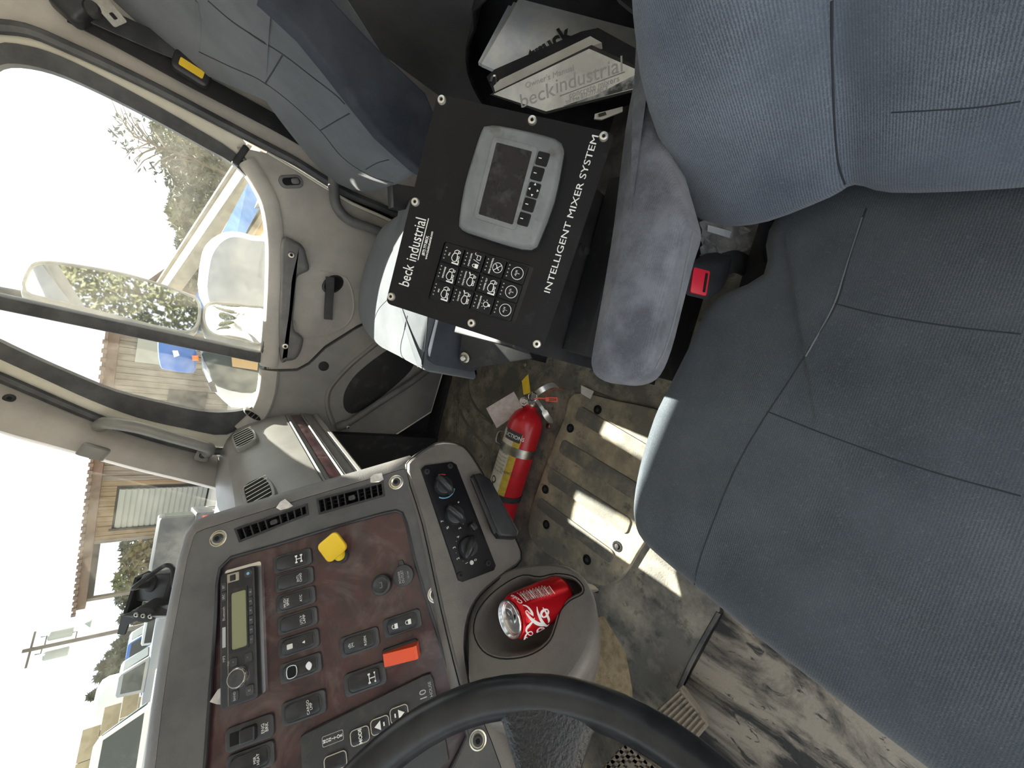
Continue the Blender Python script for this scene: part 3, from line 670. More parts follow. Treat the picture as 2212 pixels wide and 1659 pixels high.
# orange-red rocker: trailer / parking lever
a, b = PF.px(866, 1412); f = PF.sub(a, b, -.004)
o = MB().prism(f, rrect(.028, .058, .005), 0, .006, .002).build('rocker_switch', 'black', dash)
g = MB(); rings = [[f.p(-.010, y_, .004), f.p(.010, y_, .004), f.p(.009, y_, h_), f.p(-.009, y_, h_)] for y_, h_ in ((-.030, .034), (-.026, .036), (.020, .016), (.026, .012))]
g.loft(rings); lab(g.build('guarded_rocker', 'orange_red', o, 30), 'bright orange-red guard over a rocker')
# brake valve: yellow square knob on a stem
a, b = PF.px(737, 1200); f = PF.sub(a, b, -.004)
_ka0 = PF.px(720, 1181, .032)
o = MB().lathe(f, [(.013, 0), (.013, .012), (.011, .014)], 20).build('brake_valve', 'black', dash)
MB().tube([f.p(0, 0, .010), PF.p(_ka0[0], _ka0[1], .032)], [.0095, .011], 16).build('stem', 'yellow_dull', o)
_ka = PF.px(720, 1181, .032); f2 = PF.sub(_ka[0], _ka[1], .030, radians(28)); g = MB()
P_ = rrect(.037, .037, .008)
g.loft([[f2.p(x_*.8, y_*.8, 0) for x_, y_ in P_], [f2.p(x_, y_, .004) for x_, y_ in P_], [f2.p(x_, y_, .008) for x_, y_ in P_], [f2.p(x_*.93, y_*.93, .0105) for x_, y_ in P_], [f2.p(x_*.75, y_*.75, .0095) for x_, y_ in P_]])
lab(g.build('knob', 'yellow', o, 50), 'yellow square push-pull knob')
# lighter button and power outlet
a, b = PF.px(826, 1262); f = PF.sub(a, b, -.004)
o = MB().lathe(f, [(.0165, 0), (.0165, .016), (.0155, .019), (.012, .0205), (.0105, .0195)], 26).build('lighter', 'black', dash)
MB().tube([f.p(-.004, .002, .0197), f.p(-.004, -.002, .0197), f.p(.004, -.002, .0197), f.p(.004, .002, .0197)], .0004, 4).build('lighter_mark', 'print_grey', o, 0)
a, b = PF.px(872, 1243); f = PF.sub(a, b, -.004)
o = MB().lathe(f, [(.0175, 0), (.0178, .006), (.0168, .010), (.012, .0108)], 26).build('power_outlet', 'switch', dash)
MB().prism(f, catp([(.012, .004), (.024, .005), (.026, .001), (.024, -.003), (.012, -.004)], 2), .003, .008, .002).build('cap_tab', 'switch', o)
text('legend', 'POWER\nOUTLET', f, -.001, .0035, .0056, 'print_grey', o, h=.011, line=.9)
text('legend', '12V-16A', f, -.001, -.0085, .0034, 'print_grey', o, h=.011)
# ------------------------------------------------------------------ radio
o = MB().prism(PF.sub(-.090, -.0245, -.004), rrect(.190, .055, .004), 0, .004).build('radio', 'alu', dash)
rfm = PF.sub(-.0935, -.0235, -.004)
body = MB().prism(rfm, rrect(.186, .0515, .005), .002, .021, .003).build('radio_face', 'black', o)
MB().prism(rfm, rrect(.080, .021, .003, cx=.020, cy=-.002), .0205, .0216).build('display', 'lcd', o, 0)
MB().plate(rfm, rrect(.090, .027, .003, cx=.021, cy=-.0015), [rrect(.0805, .0215, .003, cx=.020, cy=-.002)], .0205, .0225).build('display_frame', 'rocker', o)
for k in range(6):
    x_ = -.013+k*.0135
    bt = MB().prism(rfm, rrect(.0122, .0058, .002, cx=x_, cy=-.0195), .0205, .0228, .0008).build('preset_button', 'switch', o)
    text('legend', str(k+1), rfm, x_, -.0195, .0042, 'print_grey', o, h=.0231)
kf = rfm.sub(-.057, -.0015, .0205)
MB().lathe(kf, [(.0150, 0), (.0150, .004), (.0135, .010), (.0120, .0115), (.0105, .0115)], 30).build('volume_ring', 'chrome', o)
MB().lathe(kf, [(.0112, .010), (.0112, .0118), (.009, .0124)], 28).build('volume_knob', 'switch', o)
for (cx, cy, ww, hh, t_) in ((-.036, -.0140, .012, .011, '<'), (-.036, .006, .011, .010, '>'), (-.079, -.0150, .013, .011, 'C'), (-.080, .005, .013, .010, 'BAND'), (.073, .0190, .012, .0075, 'BT'), (.0585, .0190, .012, .0075, 'SRC')):
    MB().prism(rfm, rrect(ww, hh, .002, cx=cx, cy=cy), .0205, .0226, .0008).build('radio_button', 'switch', o)
    text('legend', t_, rfm, cx, cy, .0042, 'print_grey', o, h=.0229)
text('legend', 'Bluetooth', rfm, .034, .0195, .0050, 'print_grey', o, h=.0213)
MB().prism(rfm, rrect(.028, .0045, .0008, cx=.001, cy=.0195), .0205, .0213).build('legend_plate', 'print_grey', o, 0)
text('legend', 'MP3', rfm, -.028, .0195, .0048, 'print_grey', o, h=.0213)
text('legend', 'FILE', rfm, -.036, .0135, .0036, 'print_grey', o, h=.0213)
MB().plate(rfm, rrect(.013, .0175, .001, cx=.0835, cy=.0055), [rrect(.009, .0085, .0008, cx=.0832, cy=.006)], .0205, .0220).build('usb_port', 'steel', o)
MB().prism(rfm, rrect(.007, .0065, .0008, cx=.0832, cy=.006), .0205, .0216).build('usb_tongue', 'black', o, 0)
jf = rfm.sub(.083, -.0165, .0205); MB().lathe(jf, [(.006, 0), (.006, .0012), (.004, .0016), (.0025, .0008)], 18).build('aux_jack', 'switch', o)
MB().lathe(jf, [(.0022, .0005), (.0022, .0018)], 12).build('aux_hole', 'print_blue', o)
MB().box(rfm, -.09, .085, .0138, .0144, .0205, .0214).build('trim_line', 'steel', o, 0)
# ------------------------------------------------------------------ driver information panel under the wheel
mo = ccw(PF.pxs([(651, 1590), (660, 1583), (915, 1458), (930, 1454), (936, 1466), (956, 1560), (970, 1640), (880, 1720), (690, 1780), (655, 1700)]))
mp_ = MB().prism(PF, mo, -.006, .004, .002).build('monitor_panel', 'switch', dash)
def mpx(x, y): a, b = PF.px(x, y); return a, b
rt = atan2(mpx(931, 1455)[1]-mpx(651, 1587)[1], mpx(931, 1455)[0]-mpx(651, 1587)[0])
a, b = mpx(721, 1592); fM = PF.sub(a, b, .004); MB().plate(fM, rrect(.013, .030, .002), [rrect(.0118, .0288, .002)], 0, .0008).build('legend_border', 'print_grey', mp_, 0)
[text('legend', c_, fM, 0, .0120-.0040*i_, .0050, 'print_white', mp_, bold=.02, sx=1.2) for i_, c_ in enumerate('MONITOR')]
for (x, y, t_) in ((780, 1585, 'MODE'), (823, 1562, '+'), (864, 1538, '-'), (728, 1640, '')):
    a, b = mpx(x, y); fM = PF.sub(a, b, .004); bt = MB().prism(fM, rrect(.0185, .026 if t_ else .030, .005), 0, .004, .0015).build('panel_button', 'rocker', mp_)
    MB().tube([fM.p(p_[0], p_[1], .0035) for p_ in rrect(.0192, .0267 if t_ else .0307, .005)], .0006, 4, closed=True).build('button_edge', 'label_white', mp_)
    if t_ == 'MODE': text('legend', t_, fM, 0, -.001, .0068, 'print_white', mp_, h=.0044, bold=.02)
    elif t_:
        s_ = 1 if t_ == '+' else -1
        MB().prism(fM, [(-.006, -.001*s_), (.006, -.001*s_), (0, .008*s_)][::s_], .004, .0046).build('legend_symbol', 'print_white', mp_, 0)
        MB().box(fM, -.0025, .0025, -.006*s_-.001, -.006*s_+.001, .004, .0046).build('legend_symbol', 'print_white', mp_, 0)
a, b = mpx(918, 1498); fM = PF.sub(a, b, .004); text('legend', 'HOUSE', fM, .004, -.010, .0065, 'print_grey', mp_); text('legend', '10', fM, 0, .002, .015, 'print_grey', mp_)
# ------------------------------------------------------------------ passenger side of the dash (extruded along Y)
prof = [(-.66, .845), (-.60, .862), (-.555, .858), (-.50, .846), (-.466, .828), (-.445, .800), (-.425, .760), (-.409, .720), (-.400, .680), (-.397, .640), (-.402, .615), (-.437, .572), (-.50, .545), (-.66, .53)]
rings = []
for y in (1.385, 1.375, .70):
    k = .994 if y == 1.385 else 1
    rings.append([Vector((-.5+(x+.5)*k, y, .7+(z-.7)*k)) for x, z in prof])
MB().loft(rings).build('passenger_dash', 'dash_pass', dash, 35)
MB().box(WF(), -1.0, -.62, .80, 1.385, .79, .843, .01).build('dash_sunblock', 'dash', dash)  # deck added under the windshield to block sun from the front footwell
def pd(t, y, h=0):
    """point on the passenger dash: t along the profile index"""
    i = min(int(t), len(prof)-2); u = t-i; a = Vector((*prof[i], 0)); b = Vector((*prof[i+1], 0)); p_ = a.lerp(b, u); d = (b-a).normalized(); n_ = Vector((-d.y, d.x, 0))
    if n_.x < 0 and n_.y < 0: n_ = -n_
    return Vector((p_.x+n_.x*h, y, p_.y+n_.y*h))
def pdb(t0, t1, y0, y1, h, name, m, n=6, par=dash):
    g = MB(); grid = [[pd(t0+(t1-t0)*i/n, y0+(y1-y0)*j/6, h) for j in range(7)] for i in range(n+1)]
    g.patch(grid, Vector((-.006, 0, -.004)), 1); return g.build(name, m, par, 40)
pdb(3.0, 7.3, .72, 1.335, .004, 'airbag_door', 'dash_pass')
pdb(7.75, 8.35, .72, 1.355, .0035, 'wood_strip', 'wood', 3)
for t in (7.45, 8.5): MB().tube([pd(t, 1.36, .004), pd(t, .72, .004)], .004, 6).build('trim_line', 'handle', dash)
MB().tube([pd(8.65, 1.36, .004), pd(8.65, .72, .004)], .0025, 6).build('trim_line', 'steel', dash)
MB().tube([pd(10.0, 1.37, .004), pd(10.0, .72, .004)], .009, 8).build('ledge', 'dash_pass', dash)
def pvent(y0, y1):
    c0 = pd(3.9, (y0+y1)/2, .012); nrm = (pd(4.5, 1, .03)-pd(4.5, 1, 0)).normalized(); f = Fr(pd(4.6, (y0+y1)/2, .006), Vector((0, -1, 0)), Vector((0, -1, 0)).cross(nrm)*-1); f.ez = nrm
    wv = (y1-y0)
    sh = catp([(-wv/2, -.026), (-wv/2, .012), (-wv*.25, .026), (wv*.2, .030), (wv/2, .022), (wv/2, -.022), (0, -.030)], 3)
    o = MB().prism(f, sh, -.02, .010, .004).build('air_vent', 'dash_pass', dash)
    MB().prism(f, offs(ccw(sh), -.006), .009, .0104).build('vent_well', 'hole', o, 0)
    for k in range(7):
        x_ = -wv/2+wv*(k+.5)/7; MB().box(f, x_-.0012, x_+.0012, -.023, .023, .0085, .0108).build('vent_slat', 'cream', o, 0)
pvent(1.19, 1.31); pvent(.84, .96)
# ------------------------------------------------------------------ lower console: heater panel and cup holder
_k = 1.07
_HA = CAM+(Vector((-.255, .581, .631))-CAM)*_k; _HB = CAM+(Vector((-.394, .442, .594))-CAM)*_k; _hn = Vector((.664, -.716, .215)).normalized()
_hx = _HA-_HB; _hx = (_hx-_hn*_hx.dot(_hn)).normalized()
HF = Fr(_HA, _hx, _hn.cross(_hx)); HF.ez = _hn
ho_ = ccw(catp(HF.pxs([(886, 1018), (900, 990), (945, 962), (985, 962), (1008, 975), (1040, 1025), (1075, 1095), (1108, 1160), (1122, 1205), (1085, 1236), (1035, 1280), (1008, 1330), (1000, 1400), (1012, 1490), (1000, 1470), (960, 1310), (920, 1130)]), 3))
g = MB(); g.loft([[HF.p(a, b, h) for a, b in offs(ho_, d)] for d, h in ((.010, -.10), (.012, -.03), (.008, -.010), (0, -.002))], True, True, False)
g.build('console_body', 'console', dash, 60)
MB().prism(HF, offs(ho_, .001), -.012, -.001).build('console_face', 'console', dash, 0)
MB().tube([HF.p(a, b, -.003) for a, b in offs(ho_, .006)], .0012, 5, closed=True).build('console_seam', 'hole', dash)
hv = ccw(HF.pxs([(909, 1014), (917, 1006), (975, 998), (985, 1004), (1070, 1222), (1066, 1232), (1000, 1257), (990, 1254)]))
hp_ = MB().prism(HF, hv, -.002, .003, .001).build('heater_panel', 'board', dash)
for (x, y) in ((922, 1019), (972, 1007), (1054, 1217), (994, 1243)):
    a, b = HF.px(x, y, .003); screw(HF.sub(a, b, .003), .0058, 'black_matte', hp_, 'screw')
hx_ = HF.px(1000, 1200); hr = 0
def hknob(x, y, ang):
    a, b = HF.px(x, y, .003); f = HF.sub(a, b, .003, ang)
    o = MB().lathe(f, [(.0185, 0), (.0185, .004), (.0165, .010), (.015, .0105)], 26).build('heater_knob', 'black', hp_)
    rings = []
    for t, wv, h_ in ((-1.12, .004, .014), (-1, .0062, .020), (-.4, .0068, .026), (.4, .0066, .026), (1.0, .0060, .021), (1.2, .0035, .014)):
        rings.append([f.p(t*.019, -wv, .006), f.p(t*.019, -wv*.9, h_*.8), f.p(t*.019, -wv*.4, h_), f.p(t*.019, wv*.4, h_), f.p(t*.019, wv*.9, h_*.8), f.p(t*.019, wv, .006)])
    MB().loft(rings).build('grip', 'rocker', hp_, 60)
    return a, b
def hang(p, q): a = HF.px(*p, .003); b = HF.px(*q, .003); return atan2(b[1]-a[1], b[0]-a[0])
def arc(a, b, r, t0, t1, m, rr=.0012):
    MB().tube([HF.p(a+r*cos(t0+(t1-t0)*k/10), b+r*sin(t0+(t1-t0)*k/10), .0033) for k in range(11)], rr, 4).build('scale_arc', m, hp_, 0)
a, b = hknob(957, 1050, hang((945, 1025), (975, 1060))); arc(a, b, .0235, radians(140), radians(240), 'print_blue'); arc(a, b, .0235, radians(-32), radians(5), 'print_red')
a, b = hknob(981, 1113, hang((968, 1092), (1000, 1122))); arc(a, b, .0235, radians(205), radians(240), 'print_blue')
for t_, an in (('7', 95), ('%', 130), ('2', 185), ('e', -40)): text('legend', t_, HF, a+.026*cos(radians(an)), b+.026*sin(radians(an)), .007, 'print_white', hp_, h=.0033)
a, b = hknob(1010, 1183, hang((1022, 1150), (1003, 1205)))
for t_, an in (('0', 195), ('1', 154), ('2', 113), ('3', 68), ('4', 23), ('.', 133), ('.', 90), ('.', 45)): text('legend', t_, HF, a+.026*cos(radians(an)), b+.026*sin(radians(an)), .0075, 'print_white', hp_, h=.0033)
f = HF.sub(a-.0265, b+.0022, .003); MB().prism(f, ell(.004, .004, 8), 0, .0006).build('fan_symbol', 'print_white', hp_, 0)
a, b = HF.px(1020, 1139, .003); MB().prism(HF.sub(a, b, .003, .3), rrect(.015, .012, .003), 0, .012, .003).build('rear_button', 'black', hp_)
# ash tray beside the panel
at_o = ccw(HF.pxs([(1016, 1030), (1030, 1027), (1052, 1040), (1112, 1152), (1108, 1166), (1072, 1164), (1062, 1150)]))
ao = MB().prism(HF, at_o, -.004, .020, .006, 3).build('ash_tray', 'black', dash)
MB().tube([HF.p(*HF.px(1020, 1033, .02), .020), HF.p(*HF.px(1070, 1152, .02), .020)], .005, 8).build('ash_tray_lip', 'black', ao)
# cup holder pod
P1 = at(1026, 1365, .632); P2 = at(1258, 1278, .625); P3 = at(1125, 1417, .575)
cn_ = (P2-P1).cross(P3-P1).normalized()
if cn_.dot(CAM-P1) < 0: cn_ = -cn_
CFm = Fr(P1, (P2-P1), cn_.cross(P2-P1)); CFm.ez = cn_
cup_h = ccw(catp(CFm.pxs([(1027, 1365), (1034, 1325), (1058, 1291), (1095, 1262), (1130, 1246), (1165, 1250), (1200, 1243), (1235, 1248), (1254, 1264), (1256, 1280), (1230, 1294), (1209, 1316), (1199, 1346), (1186, 1380), (1160, 1403), (1125, 1416), (1080, 1418), (1045, 1402)]), 3))
pod = ccw(catp(CFm.pxs([(1010, 1400), (1010, 1330), (1040, 1270), (1090, 1232), (1140, 1218), (1200, 1215), (1245, 1232), (1272, 1272), (1283, 1330), (1279, 1390), (1255, 1440), (1215, 1490), (1150, 1530), (1060, 1560), (1015, 1490)]), 3))
g = MB(); rim = offs(cup_h, .004)
g.plate(CFm, offs(pod, -.008), [cup_h], -.006, .0)
g.loft([[CFm.p(a, b, h) for a, b in offs(pod, d)] for d, h in ((-.008, 0), (-.003, -.002), (.001, -.007), (.003, -.016), (-.002, -.05), (-.025, -.12))], True, False, True)
g.build('cup_pod', 'console', dash, 60)
dn = Vector((0, 0, -1)); 
def cup_ring(d, dep): return [CFm.p(a, b, 0)+(dn*.75-cn_*.35).normalized()*dep for a, b in offs(cup_h, d)]
g = MB(); g.loft([cup_ring(0, 0), cup_ring(-.003, .004), cup_ring(-.006, .03), cup_ring(-.010, .075), cup_ring(-.020, .088)], True, False, True)
g.build('cup_well', 'console', dash, 60)
MB().tube([CFm.p(a, b, .0005) for a, b in offs(cup_h, .003)], .0010, 5, closed=True).build('pod_seam', 'hole', dash)
# knee carpet panel under the console
kp = [at(*q) for q in ((1270, 1335, .70), (1300, 1330, .72), (1345, 1410, .70), (1368, 1490, .66), (1366, 1520, .65), (1250, 1560, .62), (1180, 1500, .64))]
kn = (kp[2]-kp[0]).cross(kp[5]-kp[0]).normalized(); kf_ = Fr(kp[0], kp[3]-kp[0], kn.cross(kp[3]-kp[0])); kf_.ez = kn if kn.dot(CAM-kp[0]) > 0 else -kn
kf_ = Fr(kp[0], kp[3]-kp[0], kf_.ez.cross(kp[3]-kp[0])); 
MB().prism(kf_, [((p_-kf_.o).dot(kf_.ex), (p_-kf_.o).dot(kf_.ey)) for p_ in kp], -.02, 0, .004).build('knee_panel', 'carpet', dash)

# ------------------------------------------------------------------ steering wheel and column
WC = Vector((-.438, .022, .80)); _a, _b = .816, -.25; wn_ = Vector((sin(_a)*cos(_b), sin(_a)*sin(_b), cos(_a)))
WFm = Fr(WC, wn_.cross(Vector((0, 1, 0))), wn_.cross(wn_.cross(Vector((0, 1, 0))))); WFm.ez = wn_
whl = thing('steering_wheel', 'black leather-grain steering wheel in front of the wood switch panel', 'steering wheel', WC)
RW, rw = .229, .0165
MB().tube([WFm.p(RW*cos(2*pi*k/72), RW*sin(2*pi*k/72), 0) for k in range(72)], rw, 14, closed=True).build('rim', 'wheel', whl)
def spoke(x, y, w0=.050, w1=.07):
    q = onpl(x, y, WC, wn_)-WC; an = atan2(q.dot(WFm.ey), q.dot(WFm.ex)); c, s_ = cos(an), sin(an)
    rings = []
    for r_, wv, h_, th in ((RW-.004, .125, 0, .013), (RW-.022, .078, -.002, .012), (RW-.05, w0, -.008, .011), (.12, w0, -.02, .012), (.06, w1, -.03, .016)):
        rings.append([WFm.p(r_*c-wv/2*s_*k1, r_*s_+wv/2*c*k1, h_+th*k2) for k1, k2 in ((-1, -.6), (1, -.6), (1, .2), (.75, .8), (0, 1), (-.75, .8), (-1, .2))])
    MB().loft(rings).build('spoke', 'wheel_grain', whl, 60)
    return an
a0 = spoke(1180, 1560)
for k in (1, 2, 3):
    an = a0+k*pi/2; q = WFm.p(RW*cos(an), RW*sin(an)); 
    pr = []
    rings = []
    c, s_ = cos(an), sin(an)
    for r_, wv, h_, th in ((RW-.004, .125, 0, .013), (RW-.022, .078, -.002, .012), (RW-.05, .05, -.008, .011), (.12, .05, -.02, .012), (.06, .055, -.03, .016)):
        rings.append([WFm.p(r_*c-wv/2*s_*k1, r_*s_+wv/2*c*k1, h_+th*k2) for k1, k2 in ((-1, -.6), (1, -.6), (1, .2), (.75, .8), (0, 1), (-.75, .8), (-1, .2))])
    MB().loft(rings).build('spoke', 'wheel_grain', whl, 60)
MB().lathe(WFm, [(.04, -.09), (.075, -.05), (.078, -.02), (.06, -.008), (.02, -.004)], 28).build('horn_pad', 'wheel_grain', whl)
MB().tube([WFm.p(0, 0, -.07), WFm.p(0, 0, -.34)], .04, 14).build('column', 'dash', whl)

# ------------------------------------------------------------------ soda can
cA = at(1100, 1338, .586); cdn = (at(1228, 1277, .586+.085)-cA).normalized(); 
axis = -cdn
xr = (CR_-axis*CR_.dot(axis)).normalized()
KF = Fr(cA, xr, axis.cross(xr)); KF.ez = axis
can = thing('soda_can', 'open red soda can with white script lettering in the cup holder', 'can', cA+cdn*.122)
R_ = .0331; Hc = .122
MB().lathe(KF, [(.0245, -Hc), (.0275, -Hc+.003), (.0322, -Hc+.010), (R_, -Hc+.014), (R_, -.018), (.0322, -.013), (.0285, -.0065), (.0262, -.0058)], 48).build('can_body', 'can_red', can, 60)
MB().lathe(KF, [(.0262, -.004), (.0275, -.002), (.0275, .0005), (.0265, .0015), (.0252, .0012), (.0245, -.005), (.0225, -.0062), (.0215, -.005), (.0005, -.005)], 48, cap=False).build('lid', 'alu', can, 50)
lf = Fr(KF.o, at(1108, 1362, .586)-at(1098, 1325, .586), KF.ez.cross(at(1108, 1362, .586)-at(1098, 1325, .586))); lf.ez = KF.ez
MB().prism(lf, catp([(.006, -.007), (.011, -.0085), (.018, -.006), (.0195, 0), (.018, .006), (.011, .0085), (.006, .007), (.005, 0)], 3), -.0049, -.0044).build('mouth', 'hole', can, 0)
MB().plate(lf, catp([(-.015, -.006), (-.013, -.008), (.0, -.0085), (.006, -.006), (.008, 0), (.006, .006), (0, .0085), (-.013, .008), (-.015, .006), (-.0165, 0)], 3), [ell(.0045, .005, 14, -.0095, 0), ell(.0022, .0035, 10, .0035, 0)], -.0042, -.0026).build('pull_tab', 'alu', can)
def wrap(pts2, ang0, h0, r=R_+.0003):
    """(s,t): s around the can in metres, t down from the lid"""
    return [KF.p(r*cos(ang0+s/R_), r*sin(ang0+s/R_), h0+t) for s, t in pts2]
def cpx(x, y):
    """pixel on the can surface -> (angle, height)"""
    r = ray(x, y); d = Vector((r.dot(KF.ex), r.dot(KF.ey), r.dot(KF.ez))); q = CAM-KF.o; o_ = Vector((q.dot(KF.ex), q.dot(KF.ey), q.dot(KF.ez)))
    A = d.x**2+d.y**2; B = o_.x*d.x+o_.y*d.y; Cc = o_.x**2+o_.y**2-(R_+.0003)**2; dis = B*B-A*Cc
    if dis < 0: return None
    t = (-B-sqrt(dis))/A; p_ = o_+d*t; return atan2(p_.y, p_.x), p_.z
def ribbon(pix, wds, name='script_stroke'):
    """variable width script stroke traced on the can's own surface"""
    P = cat([Vector((x, y, w_)) for (x, y), w_ in zip(pix, wds)], 6); Q = []
    for v in P:
        q = cpx(v.x, v.y)
        if q: Q.append((q[0]*R_, q[1], v.z))
    rings = []
    for i in range(len(Q)):
        a_ = Q[max(i-1, 0)]; b_ = Q[min(i+1, len(Q)-1)]; t = Vector((b_[0]-a_[0], b_[1]-a_[1])); t = t.normalized() if t.length > 0 else Vector((1, 0)); n_ = Vector((-t.y, t.x))*Q[i][2]/2
        L_ = []
        for (s, h) in ((Q[i][0]-n_.x, Q[i][1]-n_.y), (Q[i][0]+n_.x, Q[i][1]+n_.y)):
            L_.append(KF.p((R_+.0004)*cos(s/R_), (R_+.0004)*sin(s/R_), h))
        for (s, h) in ((Q[i][0]+n_.x, Q[i][1]+n_.y), (Q[i][0]-n_.x, Q[i][1]-n_.y)):
            L_.append(KF.p((R_-.0002)*cos(s/R_), (R_-.0002)*sin(s/R_), h))
        rings.append(L_)
    if len(rings) > 2: MB().loft(rings).build(name, 'print_white', can, 0)
def z7(L): return [(1020+x/5.927, 1200+y/5.927) for x, y in L]
m_ = .001
ribbon(z7([(648, 632), (700, 650), (740, 690), (770, 740), (782, 775)]), [.0008, .002, .003, .0035, .001])               # top flourish
ribbon(z7([(780, 770), (735, 735), (700, 705), (688, 725), (720, 775), (775, 830), (835, 870), (900, 890), (955, 895)]), [.001, .0015, .0012, .0014, .003, .0045, .005, .0045, .002])
ribbon(z7([(800, 800), (770, 850), (735, 890), (705, 925), (695, 965), (720, 1010), (755, 1025), (775, 1000), (755, 975), (715, 990), (685, 1030), (672, 1075)]), [.001, .003, .0042, .0045, .003, .0014, .0014, .0014, .0014, .0024, .0035, .003])
ribbon(z7([(690, 1050), (740, 1058), (790, 1040), (840, 1018)]), [.001, .0014, .0018, .001])
ribbon(z7([(905, 925), (865, 930), (838, 955), (840, 990), (875, 1000), (912, 975), (925, 945), (905, 925), (890, 950)]), [.0012, .0026, .0036, .003, .0014, .003, .003, .0014, .001])   # o
ribbon(z7([(830, 655), (838, 720), (860, 780), (890, 840), (925, 885), (960, 905), (985, 880)]), [.001, .003, .004, .0045, .004, .0025, .001])  # l
ribbon(z7([(968, 690), (930, 695), (895, 720), (885, 760), (915, 790), (955, 770), (975, 725), (965, 690)]), [.001, .003, .0042, .0042, .002, .0036, .0036, .001])  # a
ribbon(z7([(905, 665), (950, 740), (975, 800), (985, 840), (970, 860)]), [.001, .003, .004, .0035, .001])
def ctext(body, size, x, y, x2, y2, m='print_white', name='lettering', **k):
    """flat print wrapped round the can: baseline from pixel (x,y) towards (x2,y2)"""
    a = cpx(x, y); b = cpx(x2, y2); u = Vector(((b[0]-a[0])*R_, b[1]-a[1])).normalized(); v = Vector((-u.y, u.x))
    V, Fc = text_mb(body, size, ext=0, align='LEFT', **k); W_ = []
    for (px_, py_, pz_) in V:
        s = a[0]*R_+u.x*px_+v.x*py_; h = a[1]+u.y*px_+v.y*py_; W_.append(KF.p((R_+.0005)*cos(s/R_), (R_+.0005)*sin(s/R_), h))
    MB().add(W_, Fc).build(name, m, can, 0, fix=False)
q0 = z7([(640, 620), (560, 545), (700, 590), (690, 470)])
ctext('Coke.', .010, *q0[0], *q0[1], shear=.3, bold=.02)
for i, (s0, s1) in enumerate([((690, 590), (610, 500)), ((715, 575), (640, 490)), ((790, 545), (715, 455)), ((815, 535), (740, 445)), ((900, 515), (830, 425)), ((985, 495), (915, 405)), ((1060, 490), (985, 390))]):
    (xa, ya), (xb, yb) = z7([s0, s1]); ribbon([(xa, ya), ((xa+xb)/2, (ya+yb)/2), (xb, yb)], [.0009]*3, 'facts_rule')
for i in range(9):
    (xa, ya), (xb, yb) = z7([(700+i*40, 578-i*10), (715+i*40, 571-i*10)])
    try: ctext('sugar 39g  fat 0g\nsodium 45mg\nprotein 0g', .0032, xa, ya, *z7([(700+i*40-70, 578-i*10-80)])[0], line=.9, m='paper')
    except Exception: pass
# ================================================================== DRIVER SEAT
ds = thing('driver_seat', 'blue-grey cloth driver seat in the foreground with padded armrest', 'seat', (.05, .0, FZ))
cp0 = Vector((-.25, 0, .41)); cn0 = Vector((.07, 0, 1)).normalized()
SF = Fr(cp0, (1, 0, -.07), (0, 1, 0)); 
cpx_ = [(1640, 580), (1530, 640), (1475, 745), (1432, 832), (1400, 900), (1370, 1000), (1356, 1080), (1358, 1130), (1376, 1172), (1436, 1228), (1500, 1282), (1600, 1366), (1700, 1446), (1800, 1524), (1960, 1649)]
co = SF.pxs(cpx_)
co = co+[(-.045, -.16), (-.03, -.30), (.02, -.335), (.20, -.335), (.45, -.33), (.62, -.30), (.64, .0), (.60, .19), (.52, .235)]
g = MB(); g.pillow(SF, catp(co, 3), .13, .028, .022, 5)
cush_bvh = g.bvh(); g.build('seat_cushion', 'fabric_cushion', ds, 70)
for pix, r, m in (([(1872, 450), (1835, 560), (1808, 655), (1760, 735), (1700, 830), (1650, 905), (1590, 1010), (1540, 1130), (1510, 1215), (1498, 1275)], .0010, 'seam'),
                  ([(1800, 655), (1900, 680), (2050, 705), (2205, 722)], .0009, 'seam'),
                  ([(1660, 890), (1800, 945), (2000, 1015), (2205, 1072)], .0009, 'seam'),
                  ([(1862, 470), (1825, 585), (1798, 665), (1740, 770)], .0012, 'seam_light')):
    P = seam(pix, cush_bvh, r, -r*.2)
    if len(P) > 2: MB().tube(P, r, 6).build('seam', m, ds)
# backrest: bolster + centre as one upholstered body
def bk(y, z, f): return Vector((.262+.27*(z-.40)+f, y, z))
rows = []
for z, dz in ((.385, 0), (.43, 1), (.52, 1), (.64, 1), (.78, 1), (.92, 1), (1.08, 1)):
    r_ = []
    for y, f in ((.315, .075), (.330, .03), (.315, -.004), (.27, -.022), (.215, -.020), (.155, .004), (.135, .016), (.10, .004), (.02, -.004), (-.08, -.004), (-.16, .002), (-.21, .014), (-.27, -.015), (-.34, .0), (-.37, .06)):
        zz = z
        if dz == 0 and y > .12: zz = z+.012+(.02 if y > .3 else 0)
        ins = -.02 if (z < .40) else 0
        yy = y+(ins if y > .29 else 0)
        yy += -.40*max(0, (z-.60)) if y > .25 else (-.2*max(0, z-.6) if y > .2 else 0)
        r_.append(bk(yy, zz, f+(.03 if z < .40 else 0)))
    rows.append(r_)
g = MB(); g.patch(rows, Vector((.10, 0, .02)), 3); back_bvh = g.bvh(); g.build('seat_backrest', 'fabric', ds, 70)
for pix, r in (([(1797, 2), (1797, 100), (1800, 200), (1805, 300), (1815, 370), (1845, 440)], .0013), ([(1925, 243), (2020, 238), (2110, 232), (2205, 219)], .0009)):
    P = seam(pix, back_bvh, r, -r*.3)
    if len(P) > 2: MB().tube(P, r, 6).build('seam', 'seam', ds)
